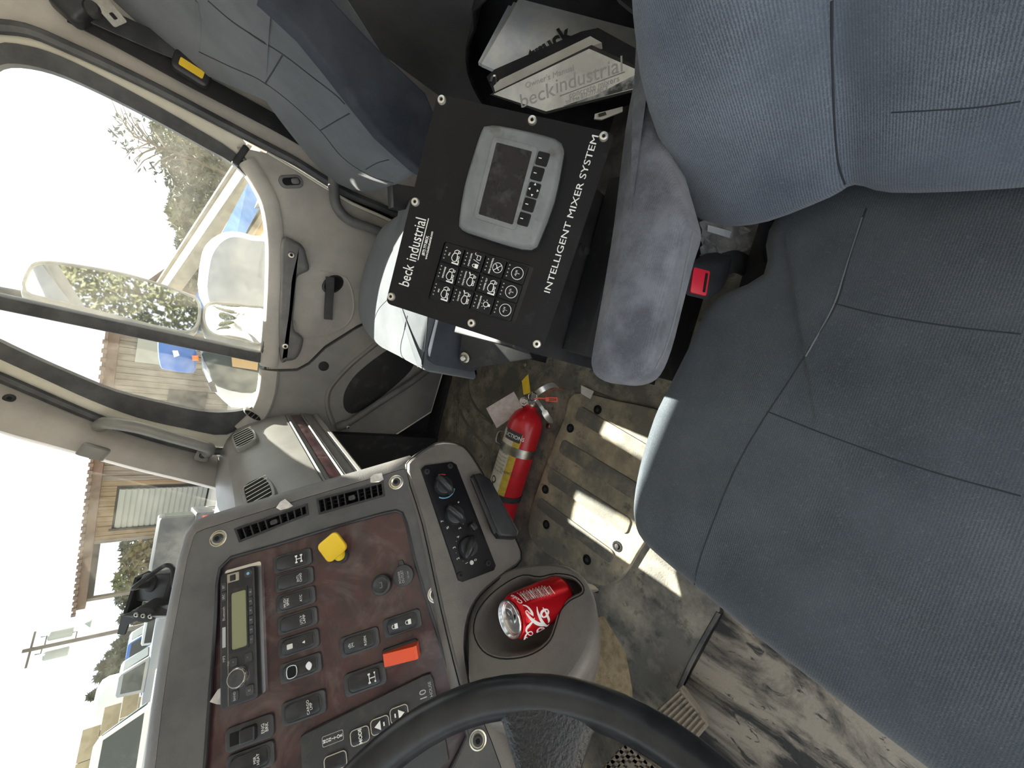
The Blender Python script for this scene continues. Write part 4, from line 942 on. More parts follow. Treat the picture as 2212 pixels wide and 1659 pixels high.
# armrest
AF = Fr((0, .30, .555), (1, 0, .05), (0, 1, 0))
ar = catp(AF.pxs([(1396, 40), (1365, 140), (1338, 280), (1314, 480), (1290, 630), (1268, 755), (1266, 792), (1280, 816), (1312, 826), (1350, 822), (1380, 800), (1405, 740), (1430, 640), (1455, 540), (1472, 480), (1462, 430), (1440, 350), (1420, 260), (1410, 160), (1405, 40)]), 3)
g = MB(); g.pillow(AF, ar, .065, .020, .010, 4); abvh = g.bvh(); g.build('armrest', 'fabric_arm', ds, 70)
P = seam([(1496, 500), (1480, 575), (1460, 670), (1437, 750), (1415, 796)], abvh, .002, 0)
if len(P) > 2: MB().tube(P, .002, 6).build('piping', 'seam_light', ds)
# recliner bracket, base box, suspension skirt
br = [at(1660, 480, .56), at(1705, 478, .56), at(1702, 560, .60), at(1690, 585, .60), at(1662, 575, .60)]
bn_ = (br[1]-br[0]).cross(br[3]-br[0]).normalized(); bf = Fr(br[0], br[1]-br[0], bn_.cross(br[1]-br[0])); bf.ez = bn_ if bn_.dot(CAM-br[0]) > 0 else -bn_
bf = Fr(br[0], br[1]-br[0], bf.ez.cross(br[1]-br[0]))
MB().prism(bf, [((p_-bf.o).dot(bf.ex), (p_-bf.o).dot(bf.ey)) for p_ in br], -.02, 0, .003).build('recliner_bracket', 'car_dark', ds)
MB().box(WF(), -.05, .42, -.25, .21, FZ+.008, .30, .02).build('seat_base', 'black', ds)
MB().box(WF(), -.02, .55, .225, .275, .20, .30, .006).build('side_rail', 'black', ds)
MB().box(WF(), .20, .50, .235, .33, FZ+.012, .16, .01).build('floor_bracket', 'tan_steel', ds)

# ------------------------------------------------------------------ belt buckle
bk_ = thing('belt_buckle', 'black seat belt buckle with red release button beside driver cushion', 'buckle', at(1600, 545, .60))
A = at(1497, 573, .545); B = at(1534, 586, .552); Cq = at(1522, 645, .552); D = at(1488, 632, .545)
nb = (B-A).cross(D-A).normalized(); nb = nb if nb.dot(CAM-A) > 0 else -nb
cc = (A+B+Cq+D)/4; fB = Fr(cc, D-A, nb.cross(D-A)); fB.ez = nb
axb = (at(1605, 540, .62)-cc).normalized()
e1, e2 = (D-A).length/2, (B-A).length/2
rings = []
for t, k in ((0, 1), (.006, 1.08), (.045, 1.05), (.07, .8), (.085, .5)):
    rings.append([cc+axb*t+fB.ex*(x_*k)+fB.ey*(y_*k) for x_, y_ in rrect(e1*2+.006, e2*2+.008, .004, 3)])
MB().loft(rings).build('buckle_body', 'black', bk_, 50)
MB().prism(fB, rrect(e1*2-.003, e2*2-.002, .003), -.002, .0025, .001).build('release_button', 'red_button', bk_)
MB().prism(fB, rrect(e1*2-.012, .004, .001, cy=e2*.55), .002, .0032).build('tongue_slot', 'hole', bk_, 0)
MB().strip(cat([cc+axb*.075, cc+axb*.11+Vector((0, 0, -.02)), cc+axb*.13+Vector((0, 0, -.09))], 4), .035, .006, nb).build('stalk', 'black_matte', bk_)

# ------------------------------------------------------------------ clear bag and slip of paper by the seat rail
random.seed(3)
bag_c = [(1515, 482), (1560, 486), (1610, 488), (1655, 488)], [(1514, 510), (1556, 512), (1605, 510), (1658, 512)], [(1512, 530), (1552, 535), (1600, 535), (1655, 528)], [(1511, 552), (1550, 556), (1590, 545), (1640, 535)]
grid = []
for r_ in bag_c:
    rr = []
    for i in range(len(r_)-1):
        for k in range(4):
            t = k/4; x = r_[i][0]*(1-t)+r_[i+1][0]*t; y = r_[i][1]*(1-t)+r_[i+1][1]*t
            rr.append(at(x, y, .66+random.uniform(-.014, .014)))
    rr.append(at(*r_[-1], .66)); grid.append(rr)
G2 = []
for i in range(len(grid)-1):
    for k in range(3):
        t = k/3; G2.append([a.lerp(b, t)+Vector((random.uniform(-.004, .004), random.uniform(-.004, .004), random.uniform(-.006, .006))) for a, b in zip(grid[i], grid[i+1])])
G2.append(grid[-1])
m_b = MB().patch(G2, Vector((0, 0, -.002)), 1).build('plastic_bag', 'film', None, 0)
tag(m_b, 'crumpled clear plastic bag between driver seat and armrest', 'plastic bag')
pf = [at(1529, 486, .648), at(1580, 500, .648), at(1576, 514, .650), at(1528, 500, .650)]
MB_ = MB(); n_ = (pf[1]-pf[0]).cross(pf[3]-pf[0]).normalized()*.0006
MB_.loft([[p_-n_ for p_ in pf], [p_+n_ for p_ in pf]]); tag(MB_.build('paper_slip', 'paper_cool', None, 0), 'narrow white paper slip on the clear plastic bag', 'paper')

# ================================================================== PASSENGER SEAT
ps = thing('passenger_seat', 'blue-grey cloth passenger seat by the far door, front lit by sun', 'seat', (.1, 1.02, FZ))
pb0 = Vector((.305, 0, .55)); pn0 = Vector((-1, 0, .35)).normalized()
QF = Fr(pb0+Vector((0, 1.0, 0)), (0, -1, 0), (.35, 0, 1)); QF.ez = pn0
QF = Fr(pb0+Vector((0, 1.0, 0)), (0, -1, 0), (.35, 0, 1))
bo = QF.pxs([(-60, -60), (100, 5), (200, 25), (300, 62), (427, 112), (547, 180), (616, 278), (664, 342), (715, 392), (760, 415), (805, 420), (850, 408), (885, 388), (893, 368), (819, 291), (759, 215), (711, 152), (648, 73), (594, 22), (560, -20), (540, -60)])
bo = ccw(bo)
g = MB(); P = catp(bo, 2)
g.pillow(QF, P, .125, .020, .012, 4); pbv = g.bvh(); g.build('seat_backrest', 'fabric_pass', ps, 70)
for pix, r in (([(450, 2), (500, 45), (560, 85), (615, 120), (680, 170), (725, 205), (745, 225)], .0018), ([(425, 2), (432, 50), (429, 108)], .0035), ([(430, 112), (500, 145), (560, 172), (620, 215), (690, 280), (740, 340), (800, 380), (850, 395)], .0015),
                ([(610, 120), (592, 150), (573, 180)], .0014), ([(755, 245), (725, 262), (693, 281)], .0014), ([(840, 345), (815, 352), (790, 366)], .0014)):
    Q = seam(pix, pbv, r, -r*.2)
    if len(Q) > 2: MB().tube(Q, r, 6).build('seam', 'seam' if r != .0035 else 'fabric_pass', ps)
# dark side and back shell
sd = [(x, y) for x, y in [(559, -10), (594, 22), (648, 73), (711, 152), (759, 215), (819, 291), (898, 364), (925, 380), (960, 300), (917, 202), (806, 98), (714, 0), (700, -40)]]
S3 = [onax(x, y, 1, .79) for x, y in sd]; sfm = Fr((0, .79, 0), (1, 0, 0), (0, 0, 1))
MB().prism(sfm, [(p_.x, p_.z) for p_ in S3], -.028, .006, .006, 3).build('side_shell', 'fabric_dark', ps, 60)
# cushion
PZ = .575
pcf = Fr((0, 1.0, PZ), (1, 0, 0), (0, 1, 0))
pc = pcf.pxs([(870, 452), (845, 466), (815, 497), (785, 570), (771, 640), (772, 690), (800, 738), (850, 768), (893, 792), (912, 797)])
pc = pc+[(-.050, -.205), (.05, -.212), (.20, -.212), (.33, -.20), (.34, .0), (.32, .15)]
g = MB(); g.pillow(pcf, catp(pc, 3), .16, .022, .018, 4); pcb = g.bvh(); g.build('seat_cushion', 'fabric_pass', ps, 70)
for pix in ([(925, 668), (921, 720), (915, 770), (912, 796)], [(880, 682), (872, 720), (866, 745), (868, 768), (885, 786)], [(845, 640), (820, 665), (808, 690)]):
    Q = seam(pix, pcb, .0018, -.0004)
    if len(Q) > 2: MB().tube(Q, .0016, 6).build('seam', 'seam', ps)
MB().box(WF(), -.02, .33, .85, 1.20, FZ+.012, .43, .02).build('seat_base', 'black', ps)
MB().prism(Fr((0, .782, 0), (1, 0, 0), (0, 0, 1)), [(-.092, .535), (-.075, .560), (.33, .565), (.33, .405), (.0, .405), (-.07, .412), (-.092, .44)], -.03, .006, .005).build('cushion_side_shade', 'fabric_dark', ps)  # dark panel: shade and dirt of the cushion's near side put into its colour
MB().box(Fr(at(880, 430, 1.05), (1, 0, .3), (0, 1, 0)), -.03, .03, -.02, .02, -.05, .05, .004).build('recliner_plate', 'black', ps)
# ================================================================== MIXER CONTROL BOX
_bA = Vector((.315, .552, .765)); _bB = Vector((.017, .581, .760)); _bD = Vector((.300, .355, .605))
bnn = (_bB-_bA).cross(_bD-_bA).normalized(); bnn = bnn if bnn.dot(CAM-_bA) > 0 else -bnn
_bx = (_bA-_bB).normalized()
BF = Fr((_bA+_bB+_bD+Vector((.002, .385, .600)))/4, _bx, bnn.cross(_bx)); BF.ez = bnn
box = thing('control_box', 'black mixer control box with display and keypad between the seats', 'control box', (.15, .55, FZ))
bo_ = ccw(BF.pxs([(945, 203), (1328, 288), (1170, 765), (833, 655)]))
def rnd(P, r, n=4):
    R = []
    for i in range(len(P)):
        a, b, c = Vector(P[i-1]), Vector(P[i]), Vector(P[(i+1) % len(P)]); u = (a-b).normalized(); v = (c-b).normalized()
        for k in range(n+1):
            t = k/n; q0 = b+u*r; q1 = b+v*r; R.append(tuple(q0*(1-t)**2+b*(2*t*(1-t))+q1*t**2))
    return R
bd = rnd(bo_, .010)
kpx = [(962, 525), (1150, 578), (1110, 696), (928, 643)]
kph = ccw(BF.pxs(kpx))
MB().plate(BF, bd, [rnd(offs(kph, .002), .004)], -.004, 0).build('face_plate', 'board', box)
MB().prism(BF, offs(bd, -.012), -.075, -.004).build('enclosure', 'black', box)
for (x, y) in ((955, 217), (1150, 261), (1304, 296), (898, 437), (846, 641), (1019, 698), (1160, 743)):
    a, b = BF.px(x, y); f = BF.sub(a, b)
    o = MB().lathe(f, [(.0062, 0), (.0062, .0012), (.0052, .0036), (.003, .0040), (.0028, .0028)], 18).build('rivet', 'nickel', box)
    MB().lathe(f, [(.0024, .002), (.0024, .0032)], 6).build('socket', 'hole', o)
# lettering
def bang(p, q): a = BF.px(*p); b = BF.px(*q); return atan2(b[1]-a[1], b[0]-a[0])
def bmid(p, q): a = BF.px(*p); b = BF.px(*q); return (a[0]+b[0])/2, (a[1]+b[1])/2
def blen(p, q): a = BF.px(*p); b = BF.px(*q); return sqrt((b[0]-a[0])**2+(b[1]-a[1])**2)
def btext(body, p, q, size, m='print_white', **k):
    V, _ = text_mb(body, size, **{kk: vv for kk, vv in k.items()}); wv = max(v[0] for v in V)-min(v[0] for v in V); a, b = bmid(p, q)
    return text('lettering', body, BF, a, b, size, m, box, h=.0003, rot=bang(p, q), sx=blen(p, q)/wv, **k)
btext('INTELLIGENT MIXER SYSTEM', (1182, 632), (1287, 293), .0125, bold=0)
btext('beck', (873, 618), (885, 573), .0245); btext('industrial', (889, 563), (911, 472), .0245)
MB().tube([BF.p(*BF.px(903, 562), .0004), BF.p(*BF.px(926, 472), .0004)], .0007, 4).build('underline', 'print_white', box, 0)
btext('(877) 777-BECK', (914, 552), (924, 510), .0056, bold=.03); btext('www.beckindustrial.com', (920, 560), (934, 500), .0050, bold=.02)
# display unit
du = ccw(BF.pxs([(1050, 272), (1075, 272), (1140, 285), (1195, 300), (1210, 318), (1207, 345), (1190, 430), (1160, 510), (1145, 530), (1100, 522), (1030, 500), (998, 488), (994, 470), (1005, 400), (1025, 330), (1042, 280)], .018))
du = catp(du, 2)
dn_ = MB(); 
dn_.loft([[BF.p(a, b, h) for a, b in offs(du, d)] for d, h in ((.004, 0), (.004, .010), (0, .017), (-.003, .0185))], True, True, True)
dsp = dn_.build('display_unit', 'display_grey', box, 50)
MB().prism(BF, offs(du, .0045), 0, .009).build('display_base', 'black', dsp)
scn = ccw(BF.pxs([(1073, 308), (1150, 328), (1108, 486), (1034, 463)], .0185))
MB().prism(BF, rnd(scn, .002), .017, .0192).build('screen', 'screen', dsp, 0)
MB().plate(BF, rnd(offs(scn, .006), .006), [rnd(scn, .002)], .017, .0198).build('screen_frame', 'display_grey', dsp, 30)
for (x, y) in ((1172, 344), (1161, 376), (1153, 411), (1143, 443), (1132, 474)):
    a, b = BF.px(x, y, .0185); f = BF.sub(a, b, .0180, bang((1132, 474), (1172, 344)))
    bt = MB().prism(f, rrect(.0165 if y != 411 else .0185, .0160, .002), 0, .0022, .0008).build('display_button', 'board', dsp)
    if y == 411:
        g = MB()
        for k in range(4): g.prism(f.sub(.007*cos(k*pi/2), .0058*sin(k*pi/2), .0022, k*pi/2), [(.0016, 0), (-.0012, .0016), (-.0012, -.0016)], 0, .0004)
        g.build('arrow_marks', 'print_white', dsp, 0)
    else: MB().box(f, -.0005, .0005, .001, .005, .002, .0026).build('button_mark', 'print_white', dsp, 0)
# keypad: 4 columns (down the board) x 3 keys
kA, kB, kC, kD = [Vector((*q, 0)) for q in BF.pxs(kpx)]
kp_ = MB().prism(BF, rnd(offs(kph, .001), .003), -.012, -.008).build('keypad', 'hole', box, 0)
names = [['FILL', 'CHUTE LOCK', 'REAR CONTROL', 'AUX 3'], ['DISCHARGE', 'CHUTE DOWN', 'HOPPER TILT', 'AUX 2'], ['MIX', 'CHUTE UP', 'WORKLIGHTS', 'AUX 1']]
ka = atan2((kA-kD).y, (kA-kD).x)
for i in range(3):
    for j in range(4):
        u = (j+.5)/4.12; v = (i+.5)/3; p_ = kA.lerp(kB, u).lerp(kD.lerp(kC, u), v)
        wv = (kA-kD).length/3*.94; hv_ = (kB-kA).length/4.12*.94
        f = BF.sub(p_.x, p_.y, -.009, ka)
        key = MB().prism(f, rrect(wv, hv_, .002), 0, .0115, .0012).build('key', 'board', kp_)
        g = MB()
        for k in range(4): g.prism(f, ell(.0010, .0010, 8, -wv*.30+k*wv*.2, hv_*.36), .0114, .0118)
        g.build('indicator_lamps', 'print_grey', kp_, 0)
        nm = names[i][j]
        if j == 3:
            MB().tube([f.p(q[0], q[1], .0117) for q in ell(.0085, .0085, 20, 0, -.003)], .0005, 4, closed=True).build('key_ring', 'print_white', kp_, 0)
            text('legend', nm.replace(' ', '\n'), f, 0, -.003, .0040, 'print_white', kp_, h=.0118, line=.9)
        else:
            text('legend', nm, f, 0, hv_*.14, .0030, 'print_white', kp_, h=.0118, bold=.02)
            g = MB(); e = f.sub(0, -hv_*.18, .0117)
            if nm == 'REAR CONTROL':
                g.tube([e.p(q[0], q[1]) for q in ell(.0070, .0070, 18)], .0005, 4, closed=True); g.tube([e.p(-.005, .005), e.p(.005, -.005)], .0005, 4); g.tube([e.p(-.003, -.003), e.p(0, .001), e.p(.003, .002), e.p(.004, .004)], .0006, 4)
            elif nm == 'WORKLIGHTS':
                g.tube([e.p(q[0], q[1]) for q in ell(.0036, .0036, 14)], .0006, 4, closed=True); g.box(e, -.0018, .0018, -.0066, -.0040, 0, .0004)
                for k in range(5): an = pi*(.0+k/4); g.tube([e.p(.0052*cos(an), .0052*sin(an)), e.p(.0070*cos(an), .0070*sin(an))], .0004, 4)
            elif nm == 'CHUTE LOCK':
                g.box(e.sub(-.006, -.002), -.003, .003, -.0025, .0025, 0, .0004); g.tube([e.p(-.008, 0), e.p(-.008, .003), e.p(-.006, .0045), e.p(-.004, .003), e.p(-.004, 0)], .0005, 4); g.tube([e.p(-.001, -.005), e.p(.002, .005)], .0005, 4)
                g.tube([e.p(q[0], q[1]) for q in rrect(.006, .005, .0008, cx=.006, cy=-.002)], .0005, 4, closed=True); g.tube([e.p(.009, .001), e.p(.009, .004), e.p(.0105, .005), e.p(.012, .004)], .0005, 4)
            else:
                # little mixer truck: drum, cab, wheels
                g.tube([e.p(q[0], q[1]) for q in catp([(-.008, .001), (-.004, .005), (.003, .003), (.003, -.002), (-.006, -.003)], 3)], .0006, 4, closed=True)
                g.tube([e.p(q[0], q[1]) for q in [(.0035, -.003), (.0035, .003), (.0065, .003), (.0085, 0), (.0085, -.003)]], .0006, 4, closed=True)
                for xx in (-.005, -.001, .006): g.tube([e.p(xx+q[0], -.0048+q[1]) for q in ell(.0014, .0014, 10)], .0005, 4, closed=True)
                if nm in ('FILL', 'DISCHARGE', 'MIX', 'HOPPER TILT'): g.box(e, -.0115, -.0095, -.006, .003, 0, .0004); g.box(e, -.0115, -.006, -.0075, -.006, 0, .0004)
                else: g.box(e.sub(.009, .004, 0, .6), -.002, .002, -.0008, .0008, 0, .0004)
            g.build('key_symbol', 'print_white', kp_, 0)
# pedestal bracket
MB().box(WF(), .0, .30, .47, .66, FZ+.012, .585, .006).build('pedestal', 'black', box)
MB().box(WF(), .02, .33, .415, .47, FZ+.012, .47, .006).build('pedestal_step', 'black_matte', box)
pl = [at(1000, 700, .86), at(1110, 690, .79), at(1150, 775, .80), at(1060, 790, .86), at(1010, 797, .90), at(990, 780, .905)]
pn_ = (pl[2]-pl[0]).cross(pl[5]-pl[0]).normalized(); pn_ = pn_ if pn_.dot(CAM-pl[0]) > 0 else -pn_
pf_ = Fr(pl[0], pl[1]-pl[0], pn_.cross(pl[1]-pl[0])); pf_.ez = pn_
MB().prism(pf_, [((p_-pl[0]).dot(pf_.ex), (p_-pl[0]).dot(pf_.ey)) for p_ in pl], -.006, 0, .002).build('bracket', 'black_matte', box)
c = at(1005, 772, .885); f = Fr(c, pf_.ex, pf_.ey); f.ez = pn_
o = MB().lathe(f, [(.013, -.004), (.013, .002), (.009, .003)], 18).build('washer', 'steel', box); MB().lathe(f, [(.0085, .002), (.0085, .010), (.006, .012)], 6).build('bolt', 'steel', o)
c = onax(1259, 541, 1, .414); f = Fr(c, (1, 0, 0), (0, 0, 1))
o = MB().lathe(f, [(.011, -.002), (.011, .002)], 18).build('washer', 'steel', box); MB().lathe(f, [(.0075, .002), (.0075, .009), (.005, .010)], 6).build('bolt', 'black_matte', o)
# ================================================================== FIRE EXTINGUISHER
RE = .0545; ZE = FZ+.013+RE
eT = onax(1136, 915, 2, ZE); eB = onax(1080, 1095, 2, ZE); ed = (eT-eB).normalized(); e0 = eT-ed*.37
ux = Vector((0, 0, 1)); EF = Fr(e0, ux.cross(ed), ux); EF.ez = ed
EF = Fr(e0, ed.cross(ux), ux); EF.ez = ed; EF.ex = ux.cross(ed).normalized(); EF.ey = ed.cross(EF.ex)
ext = thing('fire_extinguisher', 'red fire extinguisher lying on the dusty floor mat with paper tag', 'fire extinguisher', e0-Vector((0, 0, RE)))
MB().lathe(EF, [(.040, 0), (.050, .004), (RE, .014), (RE, .350), (.0535, .366), (.050, .382), (.0435, .397), (.034, .409), (.024, .416), (.019, .420), (.018, .430)], 48).build('cylinder', 'red_paint', ext, 60)
def epx(x, y, R_e=RE+.0004):
    r = ray(x, y); d = Vector((r.dot(EF.ex), r.dot(EF.ey), r.dot(EF.ez))); q = CAM-EF.o; o_ = Vector((q.dot(EF.ex), q.dot(EF.ey), q.dot(EF.ez)))
    A = d.x**2+d.y**2; B = o_.x*d.x+o_.y*d.y; Cc = o_.x**2+o_.y**2-R_e**2; dis = B*B-A*Cc
    if dis < 0: return None
    t = (-B-sqrt(dis))/A; p_ = o_+d*t; return atan2(p_.y, p_.x), p_.z
def ewrap(a0, a1, h0, h1, name, m, par=ext, r0=RE-.001, r1=RE+.0008, n=24, smooth=50):
    g = MB(); rings = []
    for k in range(n+1):
        a = a0+(a1-a0)*k/n; c, s_ = cos(a), sin(a); rings.append([EF.p(r0*c, r0*s_, h0), EF.p(r1*c, r1*s_, h0), EF.p(r1*c, r1*s_, h1), EF.p(r0*c, r0*s_, h1)])
    return g.loft(rings).build(name, m, par, smooth)
b0 = epx(1117, 985); b1 = epx(1092, 1060)
aB = (b0[0]+b1[0])/2; lf_ = epx(1080, 960)[0] if epx(1080, 960) else aB+1
sg = -1 if ((lf_-aB+pi) % (2*pi)-pi) > 0 else 1
if not epx(1080, 960): sg = -sg if False else sg
ewrap(aB, aB+sg*.42, .06, .345, 'label_stripe', 'label_yellow')
lw = ewrap(aB+sg*.42, aB+sg*2.3, .06, .345, 'label', 'label_white')
ewrap(aB+sg*.05, aB+sg*1.1, .318, .348, 'label_heading', 'print_dark', r1=RE+.0012)
def etext(body, size, a, h, m, **k):
    V, Fc = text_mb(body, size, ext=0, **k); rr = RE+.0016
    MB().add([EF.p(rr*cos(a-sg*x/rr*-1*sg*sg), rr*sin(a-sg*x/rr*-1*sg*sg), h+sg*y) if False else EF.p(rr*cos(a+x/rr), rr*sin(a+x/rr), h+y) for x, y, z in V], Fc).build('lettering', m, ext, 0, fix=False)
etext('INSTRUCTIONS', .016, aB+sg*.86, .332, 'print_white', bold=.01)
for i in range(7): etext('dry chemical  class ABC', .006, aB+sg*1.0, .285-.012*i, 'print_dark')
etext('CHEMICAL', .010, aB+sg*.22, .22, 'print_dark')
etext('o\nA', .05, aB+sg*.95, .17, 'print_dark', line=.6)
for k in range(3): etext('####', .012, aB+sg*.3, .10+.014*k, 'print_dark')
ewrap(0, 2*pi, .275, .302, 'steel_strap', 'steel', r1=RE+.0022, n=48)
ewrap(0, 2*pi, .128, .146, 'rubber_strap', 'black_matte', r1=RE+.0020, n=48)
a_ = aB+sg*1.75; MB().tube(cat([EF.p((RE+.002)*cos(a_), (RE+.002)*sin(a_), .278), EF.p((RE+.02)*cos(a_), (RE+.02)*sin(a_), .285), EF.p((RE+.02)*cos(a_), (RE+.02)*sin(a_), .315), EF.p((RE+.002)*cos(a_), (RE+.002)*sin(a_), .322)], 4), .0022, 6).build('strap_clasp', 'steel', ext)
# valve head
MB().lathe(EF, [(.016, .425), (.016, .448), (.013, .452), (.013, .470), (.009, .474)], 18).build('valve', 'steel', ext)
dE = (eT-CAM).dot(CF_)
def pe(x, y, dd=0): return at(x, y, dE+dd)
MB().lathe(Fr(pe(1131, 867, -.04), CR_, -CU_), [(.0125, -.014), (.0135, .0), (.0135, .004), (.011, .005)], 20).build('gauge', 'paper_tag', ext)
MB().tube(cat([pe(1128, 862, -.06), pe(1134, 860, -.06), pe(1138, 866, -.06), pe(1134, 873, -.06), pe(1128, 871, -.06)], 3), .0012, 5).build('gauge_ring', 'chrome', ext)
MB().strip(cat([pe(1146, 872, -.03), pe(1158, 852, -.05), pe(1172, 841, -.06), pe(1192, 832, -.05), pe(1208, 838, -.03)], 4), [.016]*13+[.014, .010, .006, .004], .002, -CF_).build('carry_handle', 'nickel', ext)
MB().strip(cat([pe(1158, 863, -.05), pe(1167, 876, -.06), pe(1176, 890, -.06), pe(1183, 902, -.055), pe(1194, 913, -.04)], 4), [.010]*8+[.018]*7+[.012, .006], .002, (-CF_+CR_*.4)).build('squeeze_lever', 'nickel', ext)
MB().tube([pe(1151, 857, -.07)+CR_*(.0125*cos(2*pi*k/24))+CU_*(.0125*sin(2*pi*k/24)) for k in range(24)], .0017, 6, closed=True).build('pull_ring', 'chrome', ext)
q = [pe(1050, 882, .02), pe(1110, 846, .0), pe(1131, 884, -.01), pe(1073, 925, .03)]
qn = (q[1]-q[0]).cross(q[3]-q[0]).normalized(); qn = qn if qn.dot(CAM-q[0]) > 0 else -qn
def quad(Q, th, nrm): return MB().loft([[p_-nrm*th for p_ in Q], list(Q)])
tgo = quad(q, .0012, qn).build('inspection_tag', 'paper_tag', ext, 0)
tf_ = Fr(q[0], q[1]-q[0], qn.cross(q[1]-q[0])); tf_.ez = qn; tw = (q[1]-q[0]).length; thh = (q[3]-q[0]).dot(tf_.ey)
for k in range(7):
    v = (k+1)/8; MB().box(tf_, tw*.16, tw*.92, thh*v-.0004, thh*v+.0004, .0002, .0006).build('tag_rule', 'print_dark' if k % 2 else 'print_red', tgo, 0)
for k in range(5): MB().box(tf_, tw*.10*k+tw*.14, tw*.10*k+tw*.145, thh*.12, thh*.9, .0002, .0006).build('tag_rule', 'print_dark', tgo, 0)
MB().box(tf_, tw*.04, tw*.07, thh*.02, thh*.98, .0002, .0007).build('tag_border', 'print_red', tgo, 0)
yt = [pe(1127, 823, -.02), pe(1141, 808, -.02), pe(1146, 848, -.04), pe(1131, 853, -.04)]
lab(quad(yt, .0012, qn).build('service_tag', 'yellow', ext, 0), 'plain yellow plastic tag')
MB().strip(cat([pe(1154, 862, -.075), pe(1165, 860, -.075), pe(1178, 861, -.07)], 4), .004, .0012, -CF_).build('seal_strap', 'orange_red', ext)
MB().tube(cat([pe(1178, 861, -.07), pe(1184, 848, -.06), pe(1198, 840, -.05), pe(1225, 841, -.02), pe(1244, 840, .0)], 4), .0011, 5).build('seal_tail', 'orange_red', ext)
sg_ = [pe(1177, 858, -.07), pe(1205, 858, -.07), pe(1205, 869, -.07), pe(1179, 867, -.07)]
MB_ = quad(sg_, .001, qn); so_ = MB_.build('tamper_seal', 'orange_red', ext, 0)
sfn = (sg_[1]-sg_[0]).cross(sg_[3]-sg_[0]).normalized(); sfn = sfn if sfn.dot(CAM-sg_[0]) > 0 else -sfn
fs = Fr((sg_[0]+sg_[2])/2, sg_[1]-sg_[0], sfn.cross(sg_[1]-sg_[0])); fs.ez = sfn; text('lettering', '2024', fs, .003, 0, .011, 'print_dark', so_, h=.001, bold=.02)

# scraps
def scrap(pix, z, name, label, m='paper', th=.0008, lift=.001):
    Q = [onax(x, y, 2, z+lift) for x, y in pix]; return tag(quad(Q, th, Vector((0, 0, 1))).build(name, m, None, 0), label, 'paper')
scrap([(1255, 832), (1283, 845), (1275, 862), (1255, 850)], FZ+.027, 'paper_scrap', 'small white paper square on the floor mat beside the armrest')
def tapescrap(pix, label, h=.003):
    P = [PF.p(*PF.px(x, y, h), h+random.uniform(-.002, .003)) for x, y in pix]; n = len(P)
    g = MB().loft([[p_-PF.ez*.001 for p_ in P], P]); tag(g.build('tape_scrap', 'tape', None, 0), label, 'tape')
tapescrap([(597, 1097), (606, 1084), (617, 1078), (634, 1093), (622, 1098), (605, 1102)], 'torn silver tape scrap on the upper air vent of the dashboard')
tapescrap([(800, 1030), (808, 1024), (825, 1022), (829, 1036), (818, 1042), (800, 1042)], 'torn silver tape scrap at the end of the air vent nearest the heater panel')
tapescrap([(455, 1515), (470, 1490), (486, 1480), (488, 1500), (480, 1512), (490, 1524), (470, 1520)], 'torn silver tape scrap sticking out beside the radio', .006)

# ================================================================== PEDALS
def pedal(pix, z, name, label, n, cross=0, zs=None):
    Q = [onax(x, y, 2, z) for x, y in pix]; nrm = (Q[1]-Q[0]).cross(Q[3]-Q[0]).normalized(); nrm = nrm if nrm.z > 0 else -nrm
    t = thing(name, label, 'pedal', Q[0]-Vector((0, 0, z-FZ-.008)))
    quad(Q, .014, nrm).build('pad', 'pedal', t, 0)
    for k in range(n):
        v = (k+.5)/n; a = Q[0].lerp(Q[1], v); b = Q[3].lerp(Q[2], v)
        MB().strip([a.lerp(b, .06)+nrm*.002, a.lerp(b, .94)+nrm*.002], (Q[1]-Q[0]).length/n*.45, .005, nrm).build('tread_rib', 'pedal', t, 0)
    for k in range(cross):
        v = (k+.5)/cross; a = Q[0].lerp(Q[3], v); b = Q[1].lerp(Q[2], v)
        MB().strip([a.lerp(b, .04)+nrm*.002, a.lerp(b, .96)+nrm*.002], (Q[3]-Q[0]).length/cross*.4, .005, nrm).build('tread_rib', 'pedal', t, 0)
    c = sum(Q, Vector())/4
    MB().tube([c-nrm*.012, c+Vector((-.05, 0, -.03)), Vector((c.x-.14, c.y, FZ+.006))], .012, 8).build('pedal_arm', 'black_matte', t)
pedal([(1470, 1486), (1531, 1566), (1500, 1604), (1415, 1536)], .17, 'accelerator_pedal', 'dusty ribbed accelerator pedal beyond the steering wheel rim', 9)
pedal([(1352, 1600), (1440, 1668), (1400, 1720), (1295, 1665)], .22, 'brake_pedal', 'dusty waffle-tread brake pedal seen through the steering wheel', 6, 6)

# ================================================================== DASH CAMERA
dc = thing('dash_camera', 'black camera on a bracket on top of the dashboard', 'camera', at(390, 1320, .74))
dD = .76
bq = [at(304, 1240, dD+.02), at(372, 1236, dD), at(356, 1308, dD-.01), at(281, 1298, dD+.01)]
nD = (bq[1]-bq[0]).cross(bq[3]-bq[0]).normalized(); nD = nD if nD.dot(CAM-bq[0]) > 0 else -nD
cD = sum(bq, Vector())/4; fD = Fr(cD, bq[1]-bq[0], nD.cross(bq[1]-bq[0])); fD.ez = nD
poly = [((p_-cD).dot(fD.ex), (p_-cD).dot(fD.ey)) for p_ in bq]
MB().prism(fD, rnd(ccw(poly), .010), -.05, 0, .006, 3).build('camera_body', 'black', dc)
a, b = fD.px(327, 1261); gl = MB().lathe(fD.sub(a, b), [(.016, -.001), (.015, .003), (.008, .006), (.0065, .016), (.0045, .022)], 18).build('cable_gland', 'black_matte', dc)
cb = [fD.p(a, b, .015), fD.p(a, b, .03)]+[at(x, y, d) for x, y, d in ((345, 1228, .76), (362, 1221, .76), (373, 1228, .76), (375, 1250, .755), (378, 1270, .74), (392, 1276, .72))]
MB().tube(cat(cb, 5), .0042, 8).build('cable', 'black', dc)
